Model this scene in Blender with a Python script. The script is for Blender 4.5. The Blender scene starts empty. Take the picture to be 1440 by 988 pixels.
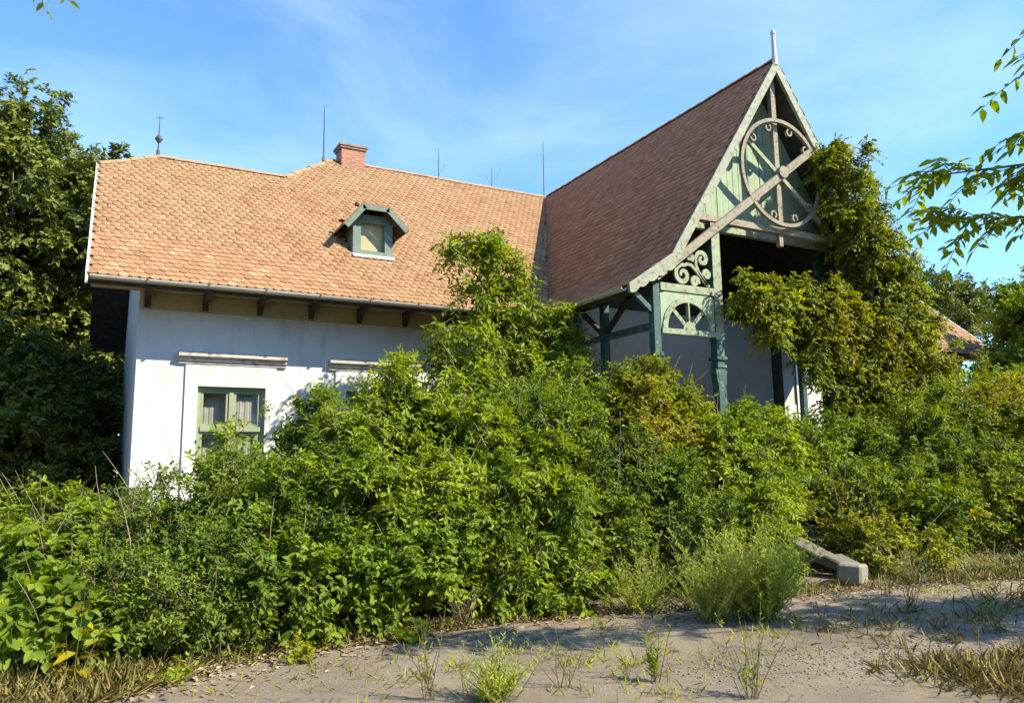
import bpy, math, random
import numpy as np
from mathutils import Vector, Matrix

random.seed(7)
RNG = np.random.default_rng(11)
scene = bpy.context.scene
col = scene.collection

# ------------------------------------------------------------------ camera
F_PX, YAW, PITCH, ROLL = 1086.26, math.radians(28.44), math.radians(8.386), math.radians(-0.822)
CAM = Vector((-0.623, -15.743, 1.6))
cam_data = bpy.data.cameras.new('camera')
cam = bpy.data.objects.new('camera', cam_data)
col.objects.link(cam)
cam_data.sensor_fit = 'HORIZONTAL'
cam_data.sensor_width = 36.0
cam_data.lens = F_PX / 1440.0 * 36.0
cam_data.clip_start = 0.05
cam_data.clip_end = 3000
fw = Vector((math.sin(YAW) * math.cos(PITCH), math.cos(YAW) * math.cos(PITCH), math.sin(PITCH)))
r0 = Vector((math.cos(YAW), -math.sin(YAW), 0))
u0 = r0.cross(fw)
rt = r0 * math.cos(ROLL) + u0 * math.sin(ROLL)
up = -r0 * math.sin(ROLL) + u0 * math.cos(ROLL)
cam.matrix_world = Matrix(((rt.x, up.x, -fw.x, CAM.x), (rt.y, up.y, -fw.y, CAM.y), (rt.z, up.z, -fw.z, CAM.z), (0, 0, 0, 1)))
scene.camera = cam

# ------------------------------------------------------------------ sky, sun, exposure
SUN = Vector((0.95, -1.0, 1.22)).normalized()          # towards the sun
SUN_EL = math.asin(SUN.z)
SUN_AZ = math.atan2(SUN.x, SUN.y)                       # from +Y towards +X
world = bpy.data.worlds.new('World')
scene.world = world
world.use_nodes = True
wn, wl = world.node_tree.nodes, world.node_tree.links
wn.clear()
w_out = wn.new('ShaderNodeOutputWorld')
w_bg = wn.new('ShaderNodeBackground')
w_bg.inputs['Strength'].default_value = 0.13
sky = wn.new('ShaderNodeTexSky')
sky.sky_type = 'NISHITA'
sky.sun_disc = False
sky.sun_elevation = SUN_EL
sky.sun_rotation = SUN_AZ
sky.altitude = 200
sky.air_density = 1.0
sky.dust_density = 0.0
sky.ozone_density = 1.6
# thin cirrus veils spread over the whole dome
tc = wn.new('ShaderNodeTexCoord')
mp = wn.new('ShaderNodeMapping'); mp.inputs['Scale'].default_value = (1.0, 1.0, 2.4); mp.inputs['Location'].default_value = (3.1, 0.4, 1.7)
n1 = wn.new('ShaderNodeTexNoise'); n1.inputs['Scale'].default_value = 2.3; n1.inputs['Detail'].default_value = 9; n1.inputs['Roughness'].default_value = 0.55; n1.inputs['Distortion'].default_value = 0.6
cr = wn.new('ShaderNodeValToRGB')
cr.color_ramp.elements[0].position = 0.46; cr.color_ramp.elements[0].color = (0, 0, 0, 1)
cr.color_ramp.elements[1].position = 0.78; cr.color_ramp.elements[1].color = (0.22, 0.22, 0.22, 1)
mixw = wn.new('ShaderNodeMixRGB')
mixw.inputs['Color2'].default_value = (6.2, 7.6, 8.6, 1)
wl.new(tc.outputs['Generated'], mp.inputs['Vector'])
wl.new(mp.outputs['Vector'], n1.inputs['Vector'])
wl.new(n1.outputs['Fac'], cr.inputs['Fac'])
wl.new(cr.outputs['Color'], mixw.inputs['Fac'])
tint = wn.new('ShaderNodeMixRGB'); tint.blend_type = 'MULTIPLY'; tint.inputs['Fac'].default_value = 1.0
tint.inputs['Color2'].default_value = (0.74, 1.04, 1.32, 1)
wl.new(sky.outputs['Color'], tint.inputs['Color1'])
wl.new(tint.outputs['Color'], mixw.inputs['Color1'])
wl.new(mixw.outputs['Color'], w_bg.inputs['Color'])
wl.new(w_bg.outputs['Background'], w_out.inputs['Surface'])

sun_data = bpy.data.lights.new('sun', 'SUN')
sun_data.energy = 5.0
sun_data.angle = math.radians(0.53)
sun_data.color = (1.0, 0.91, 0.70)
sun = bpy.data.objects.new('sun', sun_data)
col.objects.link(sun)
sun.rotation_euler = (-SUN).to_track_quat('-Z', 'Y').to_euler()
sun.location = (20, -30, 30)

vs = scene.view_settings
vs.view_transform = 'Standard'
vs.look = 'None'
vs.exposure = 1.05
vs.gamma = 1.0
vs.use_curve_mapping = False
scene.render.engine = 'CYCLES'
cy = scene.cycles
cy.max_bounces = 7
cy.diffuse_bounces = 4
cy.glossy_bounces = 3
cy.transmission_bounces = 4
cy.transparent_max_bounces = 6
cy.caustics_reflective = False
cy.caustics_refractive = False
try:
    cy.use_denoising = True
    cy.denoiser = 'OPENIMAGEDENOISE'
except Exception:
    pass

# ------------------------------------------------------------------ materials
def mat(name):
    m = bpy.data.materials.new(name)
    m.use_nodes = True
    return m, m.node_tree.nodes, m.node_tree.links, m.node_tree.nodes['Principled BSDF']

def ramp(n, stops):
    r = n.new('ShaderNodeValToRGB')
    e = r.color_ramp.elements
    while len(e) < len(stops): e.new(0.5)
    for k, (p, c) in enumerate(stops):
        e[k].position = p; e[k].color = (*c, 1)
    return r

def noise(n, l, scale, detail=6, rough=0.6, coord='Object', stretch=None, dist=0.0):
    t = n.new('ShaderNodeTexCoord')
    x = n.new('ShaderNodeTexNoise')
    x.inputs['Scale'].default_value = scale; x.inputs['Detail'].default_value = detail
    x.inputs['Roughness'].default_value = rough; x.inputs['Distortion'].default_value = dist
    if stretch:
        mpp = n.new('ShaderNodeMapping'); mpp.inputs['Scale'].default_value = stretch
        l.new(t.outputs[coord], mpp.inputs['Vector']); l.new(mpp.outputs['Vector'], x.inputs['Vector'])
    else:
        l.new(t.outputs[coord], x.inputs['Vector'])
    return x

def bump(n, l, src, bsdf, strength=0.3, dist=0.02):
    b = n.new('ShaderNodeBump'); b.inputs['Strength'].default_value = strength; b.inputs['Distance'].default_value = dist
    l.new(src, b.inputs['Height']); l.new(b.outputs['Normal'], bsdf.inputs['Normal'])

def two_noise(name, stops1, s1, dark, s2, lo, hi, rough=0.8, bmp=0.25, bscale=60, stretch1=None, stretch2=None):
    m, n, l, b = mat(name)
    a = noise(n, l, s1, stretch=stretch1); r = ramp(n, stops1); l.new(a.outputs['Fac'], r.inputs['Fac'])
    c = noise(n, l, s2, 8, 0.65, stretch=stretch2); rr = ramp(n, [(lo, (0, 0, 0)), (hi, (1, 1, 1))]); l.new(c.outputs['Fac'], rr.inputs['Fac'])
    mx = n.new('ShaderNodeMixRGB'); l.new(rr.outputs['Color'], mx.inputs['Fac']); l.new(r.outputs['Color'], mx.inputs['Color1']); mx.inputs['Color2'].default_value = (*dark, 1)
    l.new(mx.outputs['Color'], b.inputs['Base Color'])
    b.inputs['Roughness'].default_value = rough
    f = noise(n, l, bscale, 4); bump(n, l, f.outputs['Fac'], b, bmp, 0.01)
    return m

M = {}
M['plaster'] = two_noise('plaster', [(0.3, (0.60, 0.585, 0.555)), (0.7, (0.68, 0.665, 0.635))], 1.3, (0.42, 0.39, 0.34), 2.2, 0.53, 0.76, 0.9, 0.15, 40, None, (1, 1, 0.35))
M['trim'] = two_noise('trim_plaster', [(0.3, (0.46, 0.405, 0.35)), (0.7, (0.58, 0.53, 0.475))], 3, (0.28, 0.21, 0.165), 7, 0.50, 0.66, 0.9, 0.2, 50)
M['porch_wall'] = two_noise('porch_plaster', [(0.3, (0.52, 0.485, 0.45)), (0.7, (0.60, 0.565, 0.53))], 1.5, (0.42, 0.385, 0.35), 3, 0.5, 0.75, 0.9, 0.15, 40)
M['ochre'] = two_noise('ochre_soffit', [(0.3, (0.42, 0.35, 0.22)), (0.7, (0.52, 0.45, 0.30))], 4, (0.34, 0.28, 0.18), 5, 0.5, 0.75, 0.85, 0.2, 40, (0.3, 3, 3))
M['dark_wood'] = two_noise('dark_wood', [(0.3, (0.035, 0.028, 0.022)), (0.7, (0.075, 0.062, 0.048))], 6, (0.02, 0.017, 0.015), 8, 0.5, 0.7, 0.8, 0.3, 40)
M['green_paint'] = two_noise('pale_green_paint', [(0.3, (0.22, 0.27, 0.17)), (0.7, (0.34, 0.38, 0.25))], 5, (0.16, 0.115, 0.065), 11, 0.53, 0.63, 0.75, 0.3, 40)
M['board_paint'] = two_noise('green_board_paint', [(0.3, (0.24, 0.33, 0.21)), (0.7, (0.34, 0.42, 0.28))], 6, (0.15, 0.15, 0.09), 9, 0.58, 0.72, 0.75, 0.3, 40, None, (2, 2, 0.4))
M['grey_wood'] = two_noise('weathered_grey_wood', [(0.3, (0.22, 0.185, 0.13)), (0.7, (0.34, 0.30, 0.225))], 5, (0.12, 0.085, 0.05), 12, 0.52, 0.66, 0.8, 0.35, 40)
M['cream_wood'] = two_noise('cream_weathered_board', [(0.3, (0.25, 0.27, 0.19)), (0.7, (0.36, 0.37, 0.27))], 5, (0.16, 0.13, 0.08), 11, 0.52, 0.64, 0.8, 0.35, 40)
M['teal'] = two_noise('teal_paint', [(0.3, (0.020, 0.060, 0.055)), (0.7, (0.04, 0.105, 0.09))], 5, (0.20, 0.22, 0.15), 7, 0.57, 0.66, 0.6, 0.3, 40)
M['dormer_green'] = two_noise('dormer_green_paint', [(0.3, (0.10, 0.155, 0.125)), (0.7, (0.17, 0.235, 0.19))], 6, (0.20, 0.17, 0.12), 10, 0.58, 0.72, 0.7, 0.3, 40)
M['win_green'] = two_noise('window_green_paint', [(0.3, (0.22, 0.265, 0.15)), (0.7, (0.31, 0.345, 0.22))], 6, (0.28, 0.22, 0.14), 12, 0.58, 0.7, 0.7, 0.25, 40)
M['beige_board'] = two_noise('beige_board', [(0.3, (0.36, 0.32, 0.18)), (0.7, (0.46, 0.41, 0.24))], 4, (0.40, 0.32, 0.2), 6, 0.55, 0.75, 0.8, 0.2, 40)
M['curtain'] = two_noise('curtain_cloth', [(0.3, (0.40, 0.36, 0.31)), (0.7, (0.52, 0.475, 0.42))], 9, (0.33, 0.27, 0.23), 4, 0.5, 0.8, 0.95, 0.2, 40, (0.5, 1, 0.5))
M['zinc'] = two_noise('zinc_gutter', [(0.3, (0.42, 0.38, 0.32)), (0.7, (0.54, 0.50, 0.44))], 3, (0.28, 0.20, 0.14), 6, 0.56, 0.72, 0.55, 0.1, 40)
M['white_metal'] = two_noise('white_sheet_metal', [(0.3, (0.62, 0.62, 0.60)), (0.7, (0.74, 0.74, 0.72))], 3, (0.45, 0.42, 0.38), 6, 0.58, 0.75, 0.5, 0.1, 40)
M['iron'] = two_noise('dark_iron', [(0.3, (0.05, 0.045, 0.045)), (0.7, (0.10, 0.08, 0.07))], 8, (0.14, 0.07, 0.04), 12, 0.55, 0.7, 0.6, 0.2, 60)
M['valley'] = two_noise('blue_grey_valley_sheet', [(0.3, (0.10, 0.16, 0.30)), (0.7, (0.16, 0.23, 0.40))], 3, (0.12, 0.13, 0.18), 4, 0.5, 0.75, 0.45, 0.1, 40)
M['stone'] = two_noise('weathered_stone', [(0.3, (0.19, 0.165, 0.13)), (0.7, (0.30, 0.265, 0.215))], 5, (0.16, 0.15, 0.11), 7, 0.52, 0.7, 0.9, 0.5, 30)
M['step'] = two_noise('mossy_stone', [(0.3, (0.10, 0.09, 0.075)), (0.7, (0.20, 0.18, 0.15))], 5, (0.07, 0.08, 0.045), 5, 0.48, 0.66, 0.95, 0.5, 30)
M['gravel'] = two_noise('warm_gravel', [(0.3, (0.17, 0.135, 0.10)), (0.7, (0.29, 0.24, 0.18))], 25, (0.11, 0.085, 0.06), 40, 0.5, 0.7, 0.95, 0.3, 60)
M['bark'] = two_noise('bark', [(0.3, (0.09, 0.065, 0.045)), (0.7, (0.17, 0.13, 0.095))], 9, (0.05, 0.04, 0.03), 12, 0.5, 0.7, 0.9, 0.6, 30, (3, 3, 0.6))
M['twig'] = two_noise('twig_bark', [(0.3, (0.11, 0.085, 0.05)), (0.7, (0.18, 0.14, 0.085))], 9, (0.08, 0.07, 0.04), 12, 0.5, 0.7, 0.9, 0.2, 30)

def tile_mat():
    m, n, l, b = mat('clay_tile')
    a = n.new('ShaderNodeAttribute'); a.attribute_name = 'rnd'
    r = ramp(n, [(0.0, (0.25, 0.122, 0.056)), (0.35, (0.31, 0.163, 0.074)), (0.7, (0.345, 0.190, 0.092)), (1.0, (0.39, 0.240, 0.128))])
    l.new(a.outputs['Fac'], r.inputs['Fac'])
    g = noise(n, l, 0.55, 5, 0.6); rg = ramp(n, [(0.40, (0, 0, 0)), (0.70, (0.6, 0.6, 0.6))]); l.new(g.outputs['Fac'], rg.inputs['Fac'])
    mx = n.new('ShaderNodeMixRGB'); l.new(rg.outputs['Color'], mx.inputs['Fac']); l.new(r.outputs['Color'], mx.inputs['Color1']); mx.inputs['Color2'].default_value = (0.34, 0.215, 0.108, 1)
    d = noise(n, l, 14, 8, 0.7); rd = ramp(n, [(0.55, (0, 0, 0)), (0.78, (0.75, 0.75, 0.75))]); l.new(d.outputs['Fac'], rd.inputs['Fac'])
    m2 = n.new('ShaderNodeMixRGB'); l.new(rd.outputs['Color'], m2.inputs['Fac']); l.new(mx.outputs['Color'], m2.inputs['Color1']); m2.inputs['Color2'].default_value = (0.17, 0.095, 0.055, 1)
    lk = noise(n, l, 2.1, 9, 0.72, stretch=(1.6, 1, 1)); rk = ramp(n, [(0.55, (0, 0, 0)), (0.72, (0.55, 0.55, 0.55))]); l.new(lk.outputs['Fac'], rk.inputs['Fac'])
    m4 = n.new('ShaderNodeMixRGB'); l.new(rk.outputs['Color'], m4.inputs['Fac']); l.new(m2.outputs['Color'], m4.inputs['Color1']); m4.inputs['Color2'].default_value = (0.20, 0.125, 0.075, 1)
    l.new(m4.outputs['Color'], b.inputs['Base Color']); b.inputs['Roughness'].default_value = 0.85
    f = noise(n, l, 70, 3); bump(n, l, f.outputs['Fac'], b, 0.25, 0.01)
    return m
M['tile'] = tile_mat()
M['underlay'] = two_noise('roof_underlay', [(0.3, (0.20, 0.10, 0.06)), (0.7, (0.26, 0.14, 0.08))], 3, (0.12, 0.07, 0.05), 6, 0.5, 0.75, 0.9, 0.2, 40)

def wing_tile_mat():
    m, n, l, b = mat('old_brown_tile')
    a = n.new('ShaderNodeAttribute'); a.attribute_name = 'rnd'
    r = ramp(n, [(0.0, (0.29, 0.118, 0.048)), (0.5, (0.37, 0.162, 0.070)), (1.0, (0.45, 0.22, 0.105))])
    l.new(a.outputs['Fac'], r.inputs['Fac'])
    d = noise(n, l, 5, 8, 0.7); rd = ramp(n, [(0.5, (0, 0, 0)), (0.78, (0.7, 0.7, 0.7))]); l.new(d.outputs['Fac'], rd.inputs['Fac'])
    m2 = n.new('ShaderNodeMixRGB'); l.new(rd.outputs['Color'], m2.inputs['Fac']); l.new(r.outputs['Color'], m2.inputs['Color1']); m2.inputs['Color2'].default_value = (0.20, 0.115, 0.085, 1)
    l.new(m2.outputs['Color'], b.inputs['Base Color']); b.inputs['Roughness'].default_value = 0.8
    return m
M['wing_tile'] = wing_tile_mat()

def brick_mat():
    m, n, l, b = mat('chimney_brick')
    t = n.new('ShaderNodeTexCoord'); mpp = n.new('ShaderNodeMapping'); mpp.inputs['Rotation'].default_value = (math.radians(90), 0, 0)
    br = n.new('ShaderNodeTexBrick'); br.inputs['Scale'].default_value = 1.0; br.inputs['Brick Width'].default_value = 0.25; br.inputs['Row Height'].default_value = 0.075; br.inputs['Mortar Size'].default_value = 0.008
    br.inputs['Color1'].default_value = (0.30, 0.095, 0.05, 1); br.inputs['Color2'].default_value = (0.40, 0.16, 0.085, 1); br.inputs['Mortar'].default_value = (0.40, 0.33, 0.27, 1)
    l.new(t.outputs['Object'], mpp.inputs['Vector']); l.new(mpp.outputs['Vector'], br.inputs['Vector']); l.new(br.outputs['Color'], b.inputs['Base Color'])
    b.inputs['Roughness'].default_value = 0.9
    bump(n, l, br.outputs['Fac'], b, -0.4, 0.01)
    return m
M['brick'] = brick_mat()

def glass_mat():
    m, n, l, b = mat('window_glass')
    out = n['Material Output']; n.remove(b)
    g = n.new('ShaderNodeBsdfGlossy'); g.inputs['Roughness'].default_value = 0.05
    t = n.new('ShaderNodeBsdfTransparent'); t.inputs['Color'].default_value = (0.93, 0.95, 0.95, 1)
    fr = n.new('ShaderNodeLayerWeight'); fr.inputs['Blend'].default_value = 0.5
    pw_ = n.new('ShaderNodeMath'); pw_.operation = 'POWER'; pw_.inputs[1].default_value = 4; l.new(fr.outputs['Facing'], pw_.inputs[0])
    ma = n.new('ShaderNodeMath'); ma.operation = 'MULTIPLY_ADD'; ma.inputs[1].default_value = 0.7; ma.inputs[2].default_value = 0.05; l.new(pw_.outputs['Value'], ma.inputs[0])
    mx = n.new('ShaderNodeMixShader'); l.new(ma.outputs['Value'], mx.inputs['Fac']); l.new(t.outputs['BSDF'], mx.inputs[1]); l.new(g.outputs['BSDF'], mx.inputs[2])
    l.new(mx.outputs['Shader'], out.inputs['Surface'])
    return m
M['glass'] = glass_mat()

def leaf_mat(name, dark, light, yellow=(0.42, 0.34, 0.02), trans=0.42, rough=0.55, gain=1.0):
    m, n, l, b = mat(name)
    out = n['Material Output']
    a = n.new('ShaderNodeAttribute'); a.attribute_name = 'rnd'
    y = n.new('ShaderNodeAttribute'); y.attribute_name = 'yel'
    r = ramp(n, [(0.0, dark), (1.0, light)]); l.new(a.outputs['Fac'], r.inputs['Fac'])
    mx = n.new('ShaderNodeMixRGB'); mx.inputs['Color2'].default_value = (*yellow, 1)
    l.new(y.outputs['Fac'], mx.inputs['Fac']); l.new(r.outputs['Color'], mx.inputs['Color1'])
    l.new(mx.outputs['Color'], b.inputs['Base Color'])
    b.inputs['Roughness'].default_value = rough
    b.inputs['Specular IOR Level'].default_value = 0.22
    t = n.new('ShaderNodeBsdfTranslucent')
    hs = n.new('ShaderNodeHueSaturation'); hs.inputs['Hue'].default_value = 0.485; hs.inputs['Saturation'].default_value = 1.1; hs.inputs['Value'].default_value = 1.5
    l.new(mx.outputs['Color'], hs.inputs['Color']); l.new(hs.outputs['Color'], t.inputs['Color'])
    ms = n.new('ShaderNodeMixShader'); ms.inputs['Fac'].default_value = trans
    l.new(b.outputs['BSDF'], ms.inputs[1]); l.new(t.outputs['BSDF'], ms.inputs[2]); l.new(ms.outputs['Shader'], out.inputs['Surface'])
    return m
M['leaf_mid'] = leaf_mat('leaf_mid_green', (0.062, 0.125, 0.010), (0.250, 0.345, 0.026))
M['leaf_dark'] = leaf_mat('leaf_deep_green', (0.042, 0.100, 0.010), (0.195, 0.295, 0.026))
M['leaf_lime'] = leaf_mat('leaf_lime', (0.085, 0.155, 0.010), (0.310, 0.400, 0.026))
M['leaf_vine'] = leaf_mat('leaf_vine', (0.085, 0.125, 0.010), (0.290, 0.330, 0.024), (0.40, 0.31, 0.025))
M['leaf_tree'] = leaf_mat('leaf_tree', (0.060, 0.092, 0.016), (0.215, 0.245, 0.040), trans=0.2)
M['leaf_ash'] = leaf_mat('leaf_pinnate', (0.078, 0.145, 0.010), (0.260, 0.345, 0.026))
M['grass_dry'] = leaf_mat('dry_grass', (0.22, 0.15, 0.055), (0.38, 0.28, 0.115), (0.16, 0.20, 0.04), 0.25, 0.7)
M['grass_green'] = leaf_mat('green_grass', (0.26, 0.33, 0.025), (0.42, 0.48, 0.06), (0.42, 0.34, 0.12), 0.35, 0.6)
M['litter'] = leaf_mat('leaf_litter', (0.15, 0.09, 0.05), (0.36, 0.27, 0.17), (0.45, 0.40, 0.32), 0.1, 0.8)

def ground_mat():
    m, n, l, b = mat('soil')
    a = noise(n, l, 0.8, 8, 0.65); r = ramp(n, [(0.3, (0.13, 0.10, 0.065)), (0.5, (0.19, 0.145, 0.095)), (0.72, (0.26, 0.20, 0.13))]); l.new(a.outputs['Fac'], r.inputs['Fac'])
    c = noise(n, l, 30, 6, 0.7); rr = ramp(n, [(0.35, (0.6, 0.6, 0.6)), (0.7, (1.15, 1.1, 1.05))]); l.new(c.outputs['Fac'], rr.inputs['Fac'])
    mx = n.new('ShaderNodeMixRGB'); mx.blend_type = 'MULTIPLY'; mx.inputs['Fac'].default_value = 1; l.new(r.outputs['Color'], mx.inputs['Color1']); l.new(rr.outputs['Color'], mx.inputs['Color2'])
    l.new(mx.outputs['Color'], b.inputs['Base Color']); b.inputs['Roughness'].default_value = 0.95
    bump(n, l, c.outputs['Fac'], b, 0.6, 0.03)
    return m
M['soil'] = ground_mat()

def asphalt_mat():
    m, n, l, b = mat('old_asphalt')
    a = noise(n, l, 0.9, 6, 0.6); r = ramp(n, [(0.3, (0.17, 0.132, 0.092)), (0.5, (0.245, 0.195, 0.138)), (0.72, (0.31, 0.255, 0.185))]); l.new(a.outputs['Fac'], r.inputs['Fac'])
    c = noise(n, l, 55, 6, 0.85); rr = ramp(n, [(0.32, (0.42, 0.42, 0.42)), (0.5, (0.95, 0.95, 0.95)), (0.68, (1.5, 1.45, 1.4))]); l.new(c.outputs['Fac'], rr.inputs['Fac'])
    mx = n.new('ShaderNodeMixRGB'); mx.blend_type = 'MULTIPLY'; mx.inputs['Fac'].default_value = 1; l.new(r.outputs['Color'], mx.inputs['Color1']); l.new(rr.outputs['Color'], mx.inputs['Color2'])
    # cracks: edges of a distorted cell pattern
    t = n.new('ShaderNodeTexCoord'); nz = n.new('ShaderNodeTexNoise'); nz.inputs['Scale'].default_value = 1.6; nz.inputs['Detail'].default_value = 5
    l.new(t.outputs['Object'], nz.inputs['Vector'])
    sc = n.new('ShaderNodeVectorMath'); sc.operation = 'SCALE'; sc.inputs['Scale'].default_value = 0.9; l.new(nz.outputs['Color'], sc.inputs[0])
    ad = n.new('ShaderNodeVectorMath'); ad.operation = 'ADD'; l.new(t.outputs['Object'], ad.inputs[0]); l.new(sc.outputs['Vector'], ad.inputs[1])
    v = n.new('ShaderNodeTexVoronoi'); v.feature = 'DISTANCE_TO_EDGE'; v.inputs['Scale'].default_value = 0.75; l.new(ad.outputs['Vector'], v.inputs['Vector'])
    rc = ramp(n, [(0.003, (0.30, 0.27, 0.22)), (0.014, (1, 1, 1))]); l.new(v.outputs['Distance'], rc.inputs['Fac'])
    m2 = n.new('ShaderNodeMixRGB'); m2.blend_type = 'MULTIPLY'; m2.inputs['Fac'].default_value = 0.75; l.new(mx.outputs['Color'], m2.inputs['Color1']); l.new(rc.outputs['Color'], m2.inputs['Color2'])
    # dust and soil blown over the surface
    d = noise(n, l, 2.2, 9, 0.7); rd = ramp(n, [(0.48, (0, 0, 0)), (0.66, (0.8, 0.8, 0.8))]); l.new(d.outputs['Fac'], rd.inputs['Fac'])
    m3 = n.new('ShaderNodeMixRGB'); l.new(rd.outputs['Color'], m3.inputs['Fac']); l.new(m2.outputs['Color'], m3.inputs['Color1']); m3.inputs['Color2'].default_value = (0.30, 0.235, 0.15, 1)
    l.new(m3.outputs['Color'], b.inputs['Base Color']); b.inputs['Roughness'].default_value = 0.9
    bump(n, l, c.outputs['Fac'], b, 0.9, 0.02)
    return m
M['asphalt'] = asphalt_mat()

# ------------------------------------------------------------------ mesh helpers
def link(o, parent=None):
    col.objects.link(o)
    if parent is not None:
        o.parent = parent
        if parent.type == 'EMPTY':
            o.location = -parent.location
    return o

def empty(name, loc, label, cat, group=None):
    o = bpy.data.objects.new(name, None)
    o.empty_display_size = 0.2
    col.objects.link(o)
    o.location = loc
    tag(o, label, cat, group)
    return o

def tag(o, label, cat=None, group=None, kind=None):
    if label: o['label'] = label
    if cat: o['category'] = cat
    if group: o['group'] = group
    if kind: o['kind'] = kind
    return o

class MB:
    def __init__(s): s.v, s.f = [], []
    def add(s, vs_, fs):
        k = len(s.v); s.v += [tuple(p) for p in vs_]; s.f += [tuple(i + k for i in f) for f in fs]; return s
    def box(s, x0, x1, y0, y1, z0, z1):
        return s.add([(x0, y0, z0), (x1, y0, z0), (x1, y1, z0), (x0, y1, z0), (x0, y0, z1), (x1, y0, z1), (x1, y1, z1), (x0, y1, z1)],
                     [(0, 3, 2, 1), (4, 5, 6, 7), (0, 1, 5, 4), (1, 2, 6, 5), (2, 3, 7, 6), (3, 0, 4, 7)])
    def prism(s, poly, axis, a0, a1):
        # poly: 2-D points in the plane normal to axis ('X': (y,z), 'Y': (x,z), 'Z': (x,y))
        def P(p, a): return {'X': (a, p[0], p[1]), 'Y': (p[0], a, p[1]), 'Z': (p[0], p[1], a)}[axis]
        n = len(poly)
        vs_ = [P(p, a0) for p in poly] + [P(p, a1) for p in poly]
        fs = [tuple(range(n)), tuple(range(2 * n - 1, n - 1, -1))] + [(i, i + n, (i + 1) % n + n, (i + 1) % n) for i in range(n)]
        return s.add(vs_, fs)
    def bar(s, p, q, w, h, upv=(0, 0, 1)):
        p, q = Vector(p), Vector(q); d = (q - p).normalized(); u = Vector(upv); sd = d.cross(u)
        if sd.length < 1e-4: sd = d.cross(Vector((0, 1, 0)))
        sd.normalize(); u = sd.cross(d)
        vs_ = []
        for c in (p, q):
            for a, b in ((-1, -1), (1, -1), (1, 1), (-1, 1)): vs_.append(c + sd * (a * w / 2) + u * (b * h / 2))
        return s.add(vs_, [(0, 1, 2, 3), (7, 6, 5, 4), (0, 4, 5, 1), (1, 5, 6, 2), (2, 6, 7, 3), (3, 7, 4, 0)])
    def tube(s, path, rad, n=6):
        path = [Vector(p) for p in path]
        if not hasattr(rad, '__len__'): rad = [rad] * len(path)
        vs_, fs = [], []
        for i, p in enumerate(path):
            d = (path[min(i + 1, len(path) - 1)] - path[max(i - 1, 0)]).normalized()
            a = d.cross(Vector((0.31, 0.2, 0.93)))
            if a.length < 1e-3: a = d.cross(Vector((1, 0, 0)))
            a.normalize(); b = d.cross(a)
            for k in range(n):
                t = 2 * math.pi * k / n; vs_.append(p + (a * math.cos(t) + b * math.sin(t)) * rad[i])
        for i in range(len(path) - 1):
            for k in range(n): fs.append((i * n + k, i * n + (k + 1) % n, (i + 1) * n + (k + 1) % n, (i + 1) * n + k))
        fs.append(tuple(range(n - 1, -1, -1))); fs.append(tuple((len(path) - 1) * n + k for k in range(n)))
        return s.add(vs_, fs)
    def lathe(s, c, prof, n=12):
        vs_, fs = [], []
        for r, z in prof:
            for k in range(n): t = 2 * math.pi * k / n; vs_.append((c[0] + r * math.cos(t), c[1] + r * math.sin(t), c[2] + z))
        m_ = len(prof)
        for i in range(m_ - 1):
            for k in range(n): fs.append((i * n + k, i * n + (k + 1) % n, (i + 1) * n + (k + 1) % n, (i + 1) * n + k))
        fs.append(tuple(range(n - 1, -1, -1))); fs.append(tuple((m_ - 1) * n + k for k in range(n)))
        return s.add(vs_, fs)
    def build(s, name, m, parent=None, smooth=False, bevel=0):
        me = bpy.data.meshes.new(name); me.from_pydata(s.v, [], s.f); me.update()
        me.materials.append(m)
        if smooth: me.polygons.foreach_set('use_smooth', [True] * len(me.polygons))
        o = bpy.data.objects.new(name, me)
        if bevel:
            bv = o.modifiers.new('bevel', 'BEVEL'); bv.width = bevel; bv.segments = 1; bv.limit_method = 'ANGLE'
        return link(o, parent)

def np_mesh(name, V, Fc, m, parent=None, attrs=None, smooth=False):
    """V (n,3); Fc (f,k) uniform polygons; attrs name -> per-vertex float"""
    me = bpy.data.meshes.new(name)
    V = np.ascontiguousarray(V, dtype=np.float32); Fc = np.ascontiguousarray(Fc, dtype=np.int32)
    nf, k = Fc.shape
    me.vertices.add(len(V)); me.vertices.foreach_set('co', V.ravel())
    me.loops.add(nf * k); me.loops.foreach_set('vertex_index', Fc.ravel())
    me.polygons.add(nf); me.polygons.foreach_set('loop_start', np.arange(0, nf * k, k, dtype=np.int32))
    try: me.polygons.foreach_set('loop_total', np.full(nf, k, dtype=np.int32))
    except Exception: pass
    if smooth: me.polygons.foreach_set('use_smooth', np.ones(nf, dtype=bool))
    me.update(calc_edges=True)
    for an, av in (attrs or {}).items():
        at = me.attributes.new(an, 'FLOAT', 'POINT'); at.data.foreach_set('value', np.ascontiguousarray(av, dtype=np.float32))
    me.materials.append(m)
    o = bpy.data.objects.new(name, me)
    return link(o, parent)

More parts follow.
